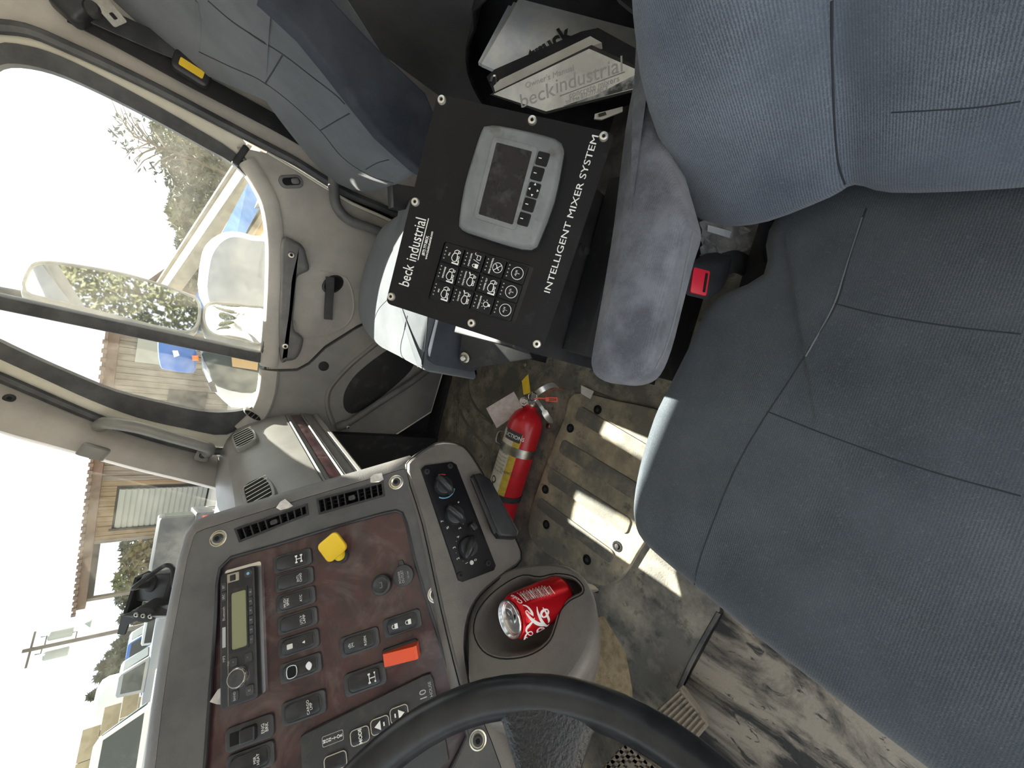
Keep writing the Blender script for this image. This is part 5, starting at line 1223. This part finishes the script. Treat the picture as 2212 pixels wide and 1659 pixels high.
vs = [at(291, 1248, dD+.02), at(297, 1250, dD+.02), at(274, 1326, dD-.01), at(266, 1326, dD-.01)]
MB().loft([[p_+CF_*.03 for p_ in vs], vs]).build('sun_hood', 'black_matte', dc, 0)
arm = [at(253, 1370, dD-.02), at(262, 1330, dD-.02), at(300, 1316, dD-.02), at(345, 1310, dD-.03), at(388, 1302, dD-.06), at(392, 1330, dD-.06), at(340, 1335, dD-.03), at(300, 1338, dD-.02), at(276, 1350, dD-.02), at(268, 1372, dD-.02)]
na = -CF_; fA = Fr(arm[2], -CU_, CR_); fA.ez = na
MB().loft([[p_-na*.004 for p_ in arm], arm]).build('bracket_arm', 'black', dc, 0)
c = at(314, 1327, dD-.034); fA = Fr(c, -CU_, CR_); fA.ez = na
dk = MB().prism(fA, ell(.023, .0155, 24), -.03, .003, .003).build('pivot_disc', 'black_matte', dc)
for k in (-1, 0, 1): screw(fA.sub(k*.0135, -k*.0015, .003), .0048, 'steel', dk, 'screw')

# ================================================================== DOCUMENT POCKET AND BINDERS
po = thing('document_pocket', 'black plastic document pocket on the rear wall holding binders', 'holder', (.68, .75, .2))
pk = [(1010, 85), (1012, 140), (1032, 190), (1060, 225), (1110, 240), (1200, 256), (1290, 275), (1345, 285), (1420, 200), (1420, -40), (1060, -40), (1025, 40)]
pkf = Fr((.72, .8, .4), (0, -1, 0), (0, 0, 1)); pkf.ez = Vector((-1, 0, 0))
pp = ccw(catp(pkf.pxs(pk), 2))
MB().prism(pkf, pp, -.078, -.06, .004).build('pocket_back', 'black', po)
g = MB(); pin = offs(pp, -.012)
g.loft([[pkf.p(a, b, -.06) for a, b in pp], [pkf.p(a, b, .02) for a, b in pp], [pkf.p(a, b, .024) for a, b in offs(pp, -.004)], [pkf.p(a, b, .02) for a, b in offs(pp, -.009)], [pkf.p(a, b, -.06) for a, b in offs(pp, -.009)]], True, False, False)
g.build('pocket_rim', 'black', po, 40)
def slab(pix, dep, th, name, m, par, dirn=None):
    Q = [at(x, y, d) for (x, y), d in zip(pix, dep)]; n_ = (Q[1]-Q[0]).cross(Q[-1]-Q[0]).normalized(); n_ = n_ if n_.dot(CAM-Q[0]) > 0 else -n_
    Q = [onpl(x, y, Q[0], n_) for x, y in pix]
    o = quad(Q, th, n_).build(name, m, par, 0); return o, Q, n_
# white stack of papers behind
st = thing('paper_stack', 'thick stack of white folders standing in the document pocket', 'papers', at(1200, 100, .86))
for k in range(3):
    dx = -k*7
    slab([(1072+dx, 152-k*3), (1040+dx*.5, 138-k*2), (1100+dx, 36-k), (1150+dx, -60), (1430, -60), (1430, 40), (1430, 140), (1250, 84)], [.865+.012*k]*8, .009, 'folder', 'paper_cool' if k != 1 else 'paper', st)
fwf = Fr(at(1190, 112, .816), at(1222, 72, .816)-at(1150, 130, .816), CR_); 
ws_ = at(1150, 125, .862); we_ = at(1228, 75, .862); nrm_ = -CF_; fW = Fr((ws_+we_)/2, we_-ws_, nrm_.cross(we_-ws_)); fW.ez = nrm_
text('lettering', 'truck', fW, 0, .004, .05, 'print_dark', st, h=.001, bold=.03)
fo = thing('folder', 'blue-grey folder at the back of the document pocket', 'folder', at(1350, 20, .86))
slab([(1318, -30), (1340, 0), (1392, 42), (1392, -30)], [.80]*4, .008, 'cover', 'car_silver', fo)
# black ring binder with clear cover
bi = thing('ring_binder', 'black ring binder with clear sleeve cover in front of the paper stack', 'binder', at(1200, 210, .80))
Q1 = [(1058, 204), (1278, 97), (1402, 155), (1402, 190), (1178, 246)]
cv, Qv, nv = slab(Q1, [.80, .70, .66, .67, .765], .003, 'front_cover', 'black_matte', bi)
Q2 = [(1051, 166), (1068, 150), (1255, 68), (1292, 60), (1402, 120), (1402, 160), (1278, 97), (1066, 200)]
slab(Q2, [.835, .83, .745, .73, .70, .70, .735, .83], .004, 'back_cover', 'black', bi)
slab([(1066, 186), (1080, 172), (1275, 78), (1300, 92), (1282, 98), (1070, 200)], [.815, .812, .725, .722, .712, .81], .012, 'pages', 'paper', bi)
fB2 = Fr(Qv[0], Qv[1]-Qv[0], nv.cross(Qv[1]-Qv[0])); fB2.ez = nv
def bpix(x, y): return fB2.px(x, y)
sl_ = [bpix(*p_) for p_ in ((1066, 204), (1273, 106), (1396, 160), (1396, 186), (1180, 241))]
MB().prism(fB2, ccw(sl_), .0002, .0012).build('clear_sleeve', 'plastic_sleeve', bi, 0)
ph = [bpix(*p_) for p_ in ((1190, 239), (1290, 205), (1396, 150), (1396, 184))]
MB().prism(fB2, ccw(ph), .0012, .0018).build('cover_photo', 'photo_print', bi, 0)
def bit(body, p, q, size, m, **k):
    a = bpix(*p); b = bpix(*q); ln = sqrt((b[0]-a[0])**2+(b[1]-a[1])**2); V, _ = text_mb(body, size, **k); wv = max(v[0] for v in V)-min(v[0] for v in V)
    text('lettering', body, fB2, (a[0]+b[0])/2, (a[1]+b[1])/2, size, m, bi, h=.0016, rot=atan2(b[1]-a[1], b[0]-a[0]), sx=ln/wv, **k)
bit('beck', (1124, 222), (1197, 193), .036, 'print_grey'); bit('industrial', (1202, 188), (1345, 140), .036, 'print_grey')
a, b = bpix(1210, 208), bpix(1350, 156); MB().tube([fB2.p(*a, .0018), fB2.p(*b, .0018)], .0009, 4).build('underline', 'print_grey', bi, 0)
bit('concrete mixers', (1230, 207), (1338, 170), .014, 'print_grey'); bit('toll free 877-777-BECK', (1222, 221), (1315, 190), .011, 'print_grey'); bit("Owner's Manual", (1136, 186), (1240, 147), .014, 'print_grey')
MB().tube(cat([at(1060, 178, .82), at(1064, 166, .82), at(1072, 166, .82), at(1074, 180, .815)], 3), .003, 6).build('ring_clasp', 'chrome', bi)
cdq = thing('card', 'small folded card with green mark at the bottom of the pocket', 'card', at(1300, 255, .74))
slab([(1285, 246), (1345, 230), (1345, 240), (1300, 258), (1284, 256)], [.74]*5, .003, 'card_sheet', 'paper', cdq)
slab([(1292, 246), (1308, 241), (1310, 247), (1294, 252)], [.737]*4, .001, 'green_mark', 'leaf_b', cdq)
# ================================================================== OUTSIDE
GZ = -1.3
def ext_(x, y, R): r = ray(x, y); return CAM+r*(R/sqrt(r.x*r.x+r.y*r.y))
struct(MB().box(WF((0, 0, GZ)), -160, 120, -120, 220, -.3, 0).build('ground', 'ground', None, 0))
# passenger side mirror
mi = thing('side_mirror', 'tall truck side mirror with convex mirror below, outside the passenger window', 'mirror', (-.16, 1.75, .75))
def mirror_part(pix, Y, nm, dom, nrm):
    Q = [onax(x, y, 1, Y) for x, y in pix]; c = sum(Q, Vector())/len(Q); ex = Vector((1, .0, 0)); n_ = nrm.normalized(); Qp = [onpl(x, y, c, n_) for x, y in pix]
    f = Fr(c, Vector((0, 0, 1)).cross(n_), Vector((0, 0, 1))); f.ez = n_
    P = ccw(catp([((p_-c).dot(f.ex), (p_-c).dot(f.ey)) for p_ in Qp], 3))
    g = MB(); g.loft([[f.p(a, b, h) for a, b in offs(P, d)] for d, h in ((-.03, -.075), (-.005, -.055), (.004, -.03), (.005, .0), (.002, .006), (-.004, .006), (-.006, .001))], True, True, False); sh = g.build(nm+'_shell', 'mirror_shell', mi, 60)
    g = MB(); R_m = offs(P, -.005); cx = sum(a for a, b in R_m)/len(R_m); cy = sum(b for a, b in R_m)/len(R_m)
    rings = [[f.p(cx+(a-cx)*s_, cy+(b-cy)*s_, .002+dom*(1-s_*s_)) for a, b in R_m] for s_ in (1, .8, .6, .4, .2, .02)]
    g.loft(rings, True, False, True); g.build(nm+'_glass', 'mirror', mi, 60); return f
mn = Vector((.796, -.606, -.03))
mirror_part([(52, 628), (62, 580), (90, 565), (160, 572), (280, 596), (400, 636), (428, 655), (430, 690), (418, 714), (380, 718), (240, 682), (120, 650)], 1.75, 'main', .0, mn)
mirror_part([(442, 700), (440, 672), (452, 655), (490, 655), (540, 662), (572, 668), (578, 700), (572, 735), (558, 745), (510, 735), (460, 722)], 1.75, 'convex', .014, mn)
MB().tube([(-.22, 1.82, .60), (-.22, 1.82, 1.45)], .014, 8).build('mirror_arm', 'black', mi)
MB().tube([(-.22, 1.82, .60), (-.38, 1.50, .58)], .014, 8).build('mirror_arm', 'black', mi)
MB().tube([(-.22, 1.82, 1.45), (-.34, 1.50, 1.46)], .014, 8).build('mirror_arm', 'black', mi)
# ---- timber shed
La = onax(172, 1292, 2, 3.6); Lb = onax(222, 880, 2, 3.6); La.z = Lb.z = GZ
exs = (Lb-La).normalized(); HF_ = Fr(La, exs, (0, 0, 1)); HF_.ez = exs.cross(Vector((0, 0, 1)))
shed = thing('timber_shed', 'long timber shed with rusty roof, roller shutter and open bay across the yard', 'building', La)
EH = 3.6-GZ; LEN = 17
def fp(x, y): return HF_.px(x, y)
u0 = fp(250, 1285)[0]; ub0 = fp(260, 1270)[0]; ub1 = fp(260, 1165)[0]; ud0 = fp(300, 1137)[0]; ud1 = fp(300, 1057)[0]
dt = fp(252, 1100)[1]
bayt = fp(213, 1200)[1]
x_ = ub1+.05; k = 0
while x_ < LEN and k < 70:
    wv = .34; top = EH-.25; m = 'plank' if x_ < ud1+.3 else 'plank_old'
    if x_+wv > ud0-.1 and x_ < ud1+.1: b0_ = dt+.1
    else: b0_ = 0
    hgt = .0 if k % 2 else .02
    MB().box(HF_, x_, x_+wv-.03, b0_, top, -.05, hgt).build('plank', m, shed, 0); x_ += wv; k += 1
MB().box(HF_, ub1, LEN, 0, EH-.25, -.20, -.16).build('wall_lining', 'dark_in', shed, 0)
for px_ in (u0, ub1): MB().box(HF_, px_-.12, px_+.12, 0, EH-.1, -.1, .05).build('post', 'plank_old', shed, 0)
MB().box(HF_, -.6, LEN, EH-.30, EH+.12, .05, .30).build('fascia', 'roof_rust', shed, 0)
MB().box(HF_, u0, ub1, bayt, EH-.2, -.2, .04).build('lintel', 'dark_in', shed, 0)
g = MB(); g.loft([[HF_.p(a, b, h) for b, h in ((EH+.05, .5), (EH+.15, .5), (EH+.35, -8), (EH+.25, -8))] for a in (-.8, LEN)]); g.build('roof', 'roof_rust', shed, 0)
for k in range(int((LEN+.8)/.45)): MB().box(HF_, -.8+k*.45, -.8+k*.45+.2, EH+.02, EH+.2, .46, .56).build('roof_rib', 'roof_rust', shed, 0)
MB().box(HF_, ud0, ud1, .1, dt, -.12, -.06).build('roller_shutter', 'shutter', shed, 0)
for k in range(16): MB().box(HF_, ud0, ud1, .1+(dt-.1)*k/16, .1+(dt-.1)*(k+.7)/16, -.07, -.02).build('shutter_slat', 'shutter', shed, 0)
MB().box(HF_, ud0-.12, ud0, .0, dt+.2, -.02, .06).build('door_frame', 'dark_in', shed, 0)
MB().box(HF_, LEN-.1, LEN+.1, 0, EH, -8, 0).build('side_wall', 'plank_old', shed, 0)
MB().box(HF_, ub1, LEN, 0, EH, -8, -7.9).build('rear_wall', 'plank_old', shed, 0)
for (xa, xb, ya, yb, nm, mt) in ((720, 790, 300, 370, 'panel_door', 'shutter'), (840, 892, 365, 440, 'dark_opening', 'dark_in')):
    a0_, b1_ = fp(ya, xa); a1_, b0_ = fp(yb, xb)
    MB().box(HF_, min(a0_, a1_), max(a0_, a1_), max(0, min(b0_, b1_)), max(b0_, b1_), .0, .07).build(nm, mt, shed, 0)
# ---- trees
random.seed(11)
def tree(px_, py_, R, wv, m, name, label, bare=0, n=900, group=None, shape='round', leaf=.32, base=None):
    top = ext_(px_, py_, R); h = top.z-GZ; c = Vector((top.x, top.y, GZ)); t = thing(name, label, 'tree', c, group)
    MB().tube([c, c+Vector((.1, 0, h*.5)), c+Vector((0, 0, h*.9))], [.05*h*.5, .03*h*.5, .01], 7).build('trunk', 'bark', t)
    g = MB()
    for k in range(n):
        v = random.random()
        if shape == 'cone': rr = wv*(1-v)*.95+.15; z = h*(.06+.94*v)
        else: rr = wv*sqrt(max(.02, 1-(2*v-1)**2))*(.85+.3*random.random()); z = h*(.12+.88*v)
        an = random.uniform(0, 2*pi); q = rr*sqrt(random.random()); p_ = c+Vector((q*cos(an), q*sin(an), z))
        d1 = Vector((random.gauss(0, 1), random.gauss(0, 1), random.gauss(0, .7))).normalized()*leaf*random.uniform(.6, 1.3); d2 = d1.orthogonal().normalized()*leaf*random.uniform(.4, .8)
        g.add([p_-d1, p_+d2*.6, p_+d1, p_-d2*.6], [(0, 1, 2, 3)])
    g.build('crown', m, t, 0, fix=False)
    if bare:
        g = MB()
        for k in range(26):
            z = h*random.uniform(.35, .85); an = random.uniform(0, 2*pi); L_ = wv*random.uniform(.5, 1)
            g.tube([c+Vector((0, 0, z)), c+Vector((L_*.5*cos(an), L_*.5*sin(an), z+L_*.4)), c+Vector((L_*cos(an), L_*sin(an), z+L_*.6))], [.05, .03, .008], 5)
        g.build('branches', 'bark', t)
    return t
ORD = ['first', 'second', 'third', 'fourth', 'fifth', 'sixth', 'seventh', 'eighth', 'ninth', 'tenth', 'eleventh', 'twelfth', 'thirteenth']
HG = 'trees on the hillside beyond the passenger window'
for i, (x, y, R, wv, m) in enumerate([(352, 345, 46, 3.2, 'leaf_b'), (372, 385, 44, 3.0, 'leaf_a'), (366, 425, 47, 2.6, 'leaf_b'), (362, 452, 44, 2.2, 'leaf_a'), (384, 485, 45, 2.8, 'leaf_a'), (380, 520, 47, 2.8, 'leaf_b'), (384, 555, 45, 2.6, 'leaf_a'), (366, 585, 46, 2.4, 'leaf_a'), (350, 310, 45, 3.2, 'leaf_a'), (330, 270, 46, 3.4, 'leaf_a'), (395, 620, 48, 2.8, 'leaf_b'), (330, 230, 47, 3.4, 'leaf_b')]):
    tree(x, y, (40, 47.5, 55)[i % 3], wv*.85, m, 'hillside_tree', 'bushy hillside tree, '+ORD[{11: 0, 9: 1, 8: 2, 0: 3, 1: 4, 2: 5, 3: 6, 4: 7, 5: 8, 6: 9, 7: 10, 10: 11}[i]]+' from the belt pillar towards the side mirror', n=1900, group=HG, leaf=.30)
tree(236, 275, 38, 2.4, 'leaf_b', 'tall_tree', 'tall sparse tree rising above the hillside trees', bare=1, n=420, leaf=.22)
MG = 'trees behind the truck seen in the side mirror'
for i, (x, y, h_) in enumerate([(34, 2, 9), (40, 9.5, 10), (36, 17, 9), (44, 24, 11), (46, -6, 10), (34, 31, 9)]):
    c = Vector((x, y, GZ)); t = thing('rear_tree', 'green tree reflected in the side mirror, '+ORD[i]+' of the row behind the truck', 'tree', c, MG)
    MB().tube([c, c+Vector((0, 0, h_*.8))], [.25, .06], 7).build('trunk', 'bark', t); g = MB()
    for k in range(3000):
        v = random.random(); rr = 3.6*sqrt(max(.02, 1-(2*v-1)**2))*sqrt(random.random()); an = random.uniform(0, 2*pi); p_ = c+Vector((rr*cos(an), rr*sin(an), h_*(.05+.95*v)))
        d1 = Vector((random.gauss(0, 1), random.gauss(0, 1), random.gauss(0, .7))).normalized()*.27; d2 = d1.orthogonal().normalized()*.17; g.add([p_-d1, p_+d2, p_+d1, p_-d2], [(0, 1, 2, 3)])
    g.build('crown', 'leaf_a', t, 0, fix=False)
# grey-green bank filling below the hillside trees
bkp = []
g = MB(); rings = []
for k in range(14):
    p_ = ext_(400, 150+k*40, 52); rings.append([Vector((p_.x, p_.y, GZ)), Vector((p_.x, p_.y, 1.2+.4*sin(k*1.7))), Vector((p_.x*1.3, p_.y+10, 2.2)), Vector((p_.x*1.3, p_.y+10, GZ))])
g.loft(rings); struct(g.build('ground_bank', 'leaf_a', None, 60))
ORD = ['first', 'second', 'third', 'fourth', 'fifth', 'sixth', 'seventh', 'eighth', 'ninth', 'tenth', 'eleventh', 'twelfth', 'thirteenth']
FG = 'conifers at the edge of the yard'
for i, (x, y, R, wv) in enumerate([(268, 1372, 62, 1.8), (248, 1392, 60, 2.2), (232, 1415, 62, 2.2), (215, 1440, 60, 2.4), (208, 1465, 62, 2.2), (190, 1505, 58, 2.4), (262, 1335, 66, 2.2), (200, 1580, 62, 2.0)]):
    tree(x, y, (54, 61, 68)[i % 3], wv, 'leaf_b', 'conifer', 'dark green conifer in the yard row, '+ORD[{6: 0, 0: 1, 1: 2, 2: 3, 3: 4, 4: 5, 5: 6, 7: 7}[i]]+' from the dash camera', n=1000, group=FG, shape='cone', leaf=.42)
tree(262, 1180, 52, 1.8, 'leaf_b', 'bay_tree', 'dark green tree seen through the open bay beside the timber wall', n=900, leaf=.35)
tree(262, 1215, 50, 2.0, 'leaf_c', 'bay_tree', 'yellow-brown tree in the middle of the open shed bay', n=900, leaf=.35)
tree(245, 1255, 50, 1.6, 'leaf_a', 'bay_tree', 'sparse olive tree beside the end post of the shed', n=500, leaf=.3)
tree(250, 1285, 54, 1.6, 'leaf_b', 'yard_tree', 'green tree just left of the dash camera', n=800, leaf=.35)
# ---- utility pole
pt = ext_(48, 1407, 42); pb_ = Vector((pt.x, pt.y, GZ)); up_ = thing('utility_pole', 'wooden utility pole with crossarm and transformers', 'pole', pb_)
MB().tube([pb_, pt], [.16, .11], 8).build('pole', 'pole_wood', up_)
cr = Vector((-.75, -.66, 0)).normalized()
sdv = Vector((.78, .62, 0))
def pz(t): return pb_+(pt-pb_)*t
MB().tube([pz(.955)-sdv*1.0, pz(.955)+sdv*1.0], .06, 6).build('crossarm', 'pole_wood', up_)
for s_ in (-1, 1): MB().lathe(WF(pz(.80)+sdv*.55*s_-Vector((0, 0, .55))), [(.25, 0), (.28, .05), (.28, 1.0), (.2, 1.08)], 14).build('transformer', 'trafo', up_)
for (t, s_) in ((.88, .6), (.70, .5), (.89, -.35)): MB().tube([pz(t), pz(t)+sdv*s_, pz(t)+sdv*s_+Vector((0, 0, .25))], .035, 5).build('bracket', 'pole_wood', up_)
MB().lathe(WF(pz(.62)+sdv*.9), [(.05, .3), (.30, .05), (.33, 0)], 14).build('lamp_hood', 'trafo', up_)
# ---- concrete block wall
bg_ = 'concrete blocks stacked in the yard'
bA = ext_(262, 1490, 40); bA.z = GZ; bB = ext_(245, 1580, 40); bB.z = GZ; bxd = (bB-bA).normalized(); fK = Fr(bA, bxd, (0, 0, 1)); fK.ez = bxd.cross(Vector((0, 0, 1)))
rw_ = [(0, 5), (1, 5), (2, 5), (3, 5), (4, 4)]
for r_, n_ in rw_:
    for k in range(n_):
        a = k*1.55+(.7 if r_ % 2 else 0)+(1.5 if r_ == 4 else 0); b = r_*.76
        tag(MB().box(fK.sub(a, b), .01, 1.52, .01, .74, -.75, random.uniform(-.03, .03)).build('concrete_block', 'concrete', None, 0), 'tan concrete block in the yard wall, '+ORD[k]+' from the tank, '+['bottom', 'second', 'third', 'fourth', 'top'][r_]+' course', 'block', bg_)
# ---- white tank
tc_ = ext_(285, 1500, 46); tc_.z = GZ; tt = ext_(205, 1512, 46).z-GZ
tk = thing('storage_tank', 'white round storage tank behind the concrete blocks', 'tank', tc_)
MB().lathe(WF(tc_), [(1.6, 0), (1.6, tt*.86), (1.45, tt*.95), (1.0, tt)], 28).build('tank_body', 'tank', tk)
MB().lathe(WF(tc_+Vector((0, 0, tt))), [(.3, 0), (.3, .15), (.2, .2)], 14).build('hatch', 'tank', tk)
# ---- vehicles
def vehicle(c, yaw, L, Wd, H, name, label, m, cab=(.30, .78), pickup=False, hood=.55):
    c = Vector((c.x, c.y, GZ)); t = thing(name, label, 'vehicle', c); ex = Vector((cos(yaw), sin(yaw), 0)); f = Fr(c, ex, (0, 0, 1)); f.ez = ex.cross(Vector((0, 0, 1)))
    lowp = [(-L/2, H*.22), (L/2, H*.22), (L/2, H*.5), (L/2-.15, H*hood), (-L/2+.1, H*.58), (-L/2, H*.5)]
    MB().prism(f, lowp, -Wd/2, Wd/2, .06).build('body', m, t)
    a0_, a1_ = -L/2+L*cab[0], -L/2+L*cab[1]
    cabp = [(a0_, H*.55), (a1_, H*.55), (a1_-.55, H*.97), (a1_-.7, H), (a0_+.25, H), (a0_+.12, H*.97)]
    MB().prism(f, cabp, -Wd/2+.1, Wd/2-.1, .08).build('cabin', m, t)
    for s_ in (-1, 1):
        MB().prism(f, [(a0_+.2, H*.62), (a1_-.25, H*.62), (a1_-.62, H*.93), (a0_+.28, H*.93)], s_*(Wd/2-.1)-.01, s_*(Wd/2-.1)+.01).build('side_window', 'car_glass', t, 0)
        for a in (-L*.32, L*.31):
            wf = Fr(f.p(a, H*.2, s_*(Wd/2-.1)), f.ex, f.ey); MB().lathe(wf, [(.12, -.12), (.36, -.12), (.38, -.06), (.38, .06), (.36, .12), (.12, .12)], 18).build('wheel', 'tyre', t)
        MB().box(f.sub(-L/2-.01, H*.46), -.02, .02, -.1, .1, s_*Wd*.38-.12, s_*Wd*.38+.12).build('tail_lamp', 'lamp_red', t, 0)
        MB().box(f.sub(L/2+.005, H*.42), -.02, .02, -.08, .08, s_*Wd*.36-.15, s_*Wd*.36+.15).build('headlamp', 'tank', t, 0)
    q0, q1 = f.p(a1_-.03, H*.58), f.p(a1_-.53, H*.93)
    g = MB(); g.loft([[f.p(a1_+.0, H*.60, z) for z in (-Wd/2+.25, Wd/2-.25)]+[f.p(a1_-.04, H*.60, Wd/2-.25), f.p(a1_-.04, H*.60, -Wd/2+.25)], [f.p(a1_-.5, H*.95, z) for z in (-Wd/2+.32, Wd/2-.32)]+[f.p(a1_-.54, H*.95, Wd/2-.32), f.p(a1_-.54, H*.95, -Wd/2+.32)]]); g.build('windshield', 'car_glass', t, 0)
    return t
vehicle(ext_(350, 1165, 19), radians(115), 4.6, 1.9, 2.2, 'parked_van', 'dark van with red tail lamp parked before the shed bay', 'car_dark', cab=(.05, .72))
vehicle(ext_(300, 1400, 40), radians(20), 5.4, 2.0, 2.5, 'parked_car', 'blue car parked below the conifers beside the camera bracket', 'car_blue', cab=(.35, .75))
vehicle(ext_(300, 1355, 36), radians(10), 4.6, 1.8, 1.9, 'parked_car', 'white car parked in the yard behind the camera bracket', 'car_white')
vehicle(ext_(300, 1460, 34), radians(25), 6.0, 2.2, 2.6, 'parked_truck', 'silver flatbed truck parked in front of the white tank', 'car_silver', cab=(.40, .70))
wt = vehicle(ext_(270, 1665, 21), radians(45), 5.5, 2.2, 2.75, 'parked_van', 'cream white van partly cut off at the bottom left of the windshield', 'car_white', cab=(.05, .80))
# ---- neighbouring blue and white truck outside the passenger window
tr = thing('neighbour_truck', 'white truck with blue roof and grey windshield parked outside passenger window', 'truck', Vector((-1.2, 7.2, GZ)))
R8 = 7.5
def e8(x, y, R=R8): return ext_(x, y, R)
def sheet(pix, R, th, name, m, par, rad=0):
    c0 = ext_(*pix[0], R); Y = None
    cen = ext_(sum(p_[0] for p_ in pix)/len(pix), sum(p_[1] for p_ in pix)/len(pix), R); n_ = Vector((CAM.x-cen.x, CAM.y-cen.y, 0)).normalized()
    f = Fr(cen, Vector((0, 0, 1)).cross(n_), (0, 0, 1)); f.ez = n_
    P = ccw(f.pxs(pix)); P = catp(P, 3) if rad else P
    return MB().prism(f, P, -th, 0, min(.04, th*.3)).build(name, m, par, 40)
sheet([(340, 735), (345, 790), (365, 800), (418, 805), (424, 780), (420, 750), (352, 725)], 7.4, 1.8, 'roof', 'car_blue', tr, 1)
sheet([(418, 740), (440, 742), (445, 800), (470, 850), (500, 880), (560, 880), (575, 800), (570, 745)], 7.6, 1.4, 'cab_shell', 'car_white', tr)
sheet([(444, 752), (452, 800), (470, 835), (545, 850), (566, 820), (566, 752)], 7.15, .1, 'windshield', 'car_glass', tr, 1)
sheet([(500, 770), (502, 792), (556, 800), (558, 780)], 7.0, .02, 'cardboard', 'cardboard', tr)
sheet([(448, 828), (462, 822), (470, 848), (456, 846)], 7.0, .05, 'grille', 'black', tr)
sheet([(414, 768), (429, 768), (430, 779), (416, 779)], 7.2, .1, 'marker_lamp', 'lamp_orange', tr)
sheet([(372, 757), (384, 757), (388, 768), (376, 772)], 7.3, .02, 'roof_label', 'tank', tr)
sheet([(430, 640), (434, 560), (448, 525), (480, 503), (510, 500), (545, 508), (600, 530), (600, 690), (480, 690)], 6.6, 1.2, 'side_cab', 'car_white', tr, 1)
sheet([(448, 640), (452, 570), (466, 535), (490, 515), (515, 512), (545, 520), (590, 538), (590, 680), (480, 680)], 5.35, .06, 'side_glass', 'car_silver', tr, 1)
# ---- conveyor: tan boom and blue trough
cv_ = thing('conveyor', 'tan conveyor boom above a blue steel trough behind the neighbouring truck', 'conveyor', Vector((.5, 10.5, GZ)))
bA_ = ext_(360, 630, 12); bB_ = ext_(548, 360, 8.5)
MB().strip([bA_+(bA_-bB_)*.1, bB_+(bB_-bA_)*.2], .34, .25, Vector((.2, -1, .8))).build('boom', 'tan_steel', cv_, 0)
MB().tube([bA_+(bA_-bB_)*.1+Vector((0, -.1, .2)), bB_+(bB_-bA_)*.2+Vector((0, -.1, .2))], .04, 6).build('boom_rail', 'tan_steel', cv_)
tA = ext_(412, 700, 12.5); tB = ext_(560, 400, 8.0)
g = MB(); 
g.loft([[ext_(x, y, 11.5) for x, y in ((400, 700), (430, 640), (452, 640), (430, 720))], [ext_(x, y, 9) for x, y in ((470, 520), (480, 500), (530, 505), (500, 560))], [ext_(x, y, 7.2) for x, y in ((535, 395), (550, 370), (600, 380), (565, 440))]]); g.build('trough', 'blue_steel', cv_, 0)
for (q0, q1, m) in (((520, 505), (575, 420), 'tan_steel'), ((530, 520), (590, 430), 'tan_steel'), ((548, 515), (600, 445), 'cardboard')):
    MB().tube([ext_(*q0, 8.6), ext_(*q1, 7.0)], .06, 6).build('frame_rail', m, cv_)
for (x, y) in ((545, 440), (480, 560)):
    p_ = ext_(x, y, 8.5); MB().tube([p_, Vector((p_.x, p_.y+.3, GZ))], .08, 6).build('leg', 'tan_steel', cv_)
# brown shed end behind the mirror
bs = thing('brown_shed', 'small brown gabled shed partly behind the tall side mirror', 'building', Vector((ext_(350, 620, 30).x, ext_(350, 620, 30).y, GZ)))
cen = ext_(350, 615, 40); n_ = Vector((-cen.x, -cen.y, 0)).normalized(); f = Fr(Vector((cen.x, cen.y, GZ)), Vector((0, 0, 1)).cross(n_), (0, 0, 1)); f.ez = n_
hh = ext_(330, 600, 40).z-GZ
MB().prism(f, [(-2.0, 0), (2.0, 0), (2.0, hh*.72), (0, hh), (-2.0, hh*.72)], -5, 0).build('walls', 'roof_rust', bs, 0)
g = MB(); g.loft([[f.p(a, b, .3) for a, b in ((-2.3, hh*.68), (0, hh), (2.3, hh*.68), (2.3, hh*.73), (0, hh*1.06), (-2.3, hh*.73))], [f.p(a, b, -5.3) for a, b in ((-2.3, hh*.68), (0, hh), (2.3, hh*.68), (2.3, hh*.73), (0, hh*1.06), (-2.3, hh*.73))]]); g.build('roof', 'roof_rust', bs, 0)
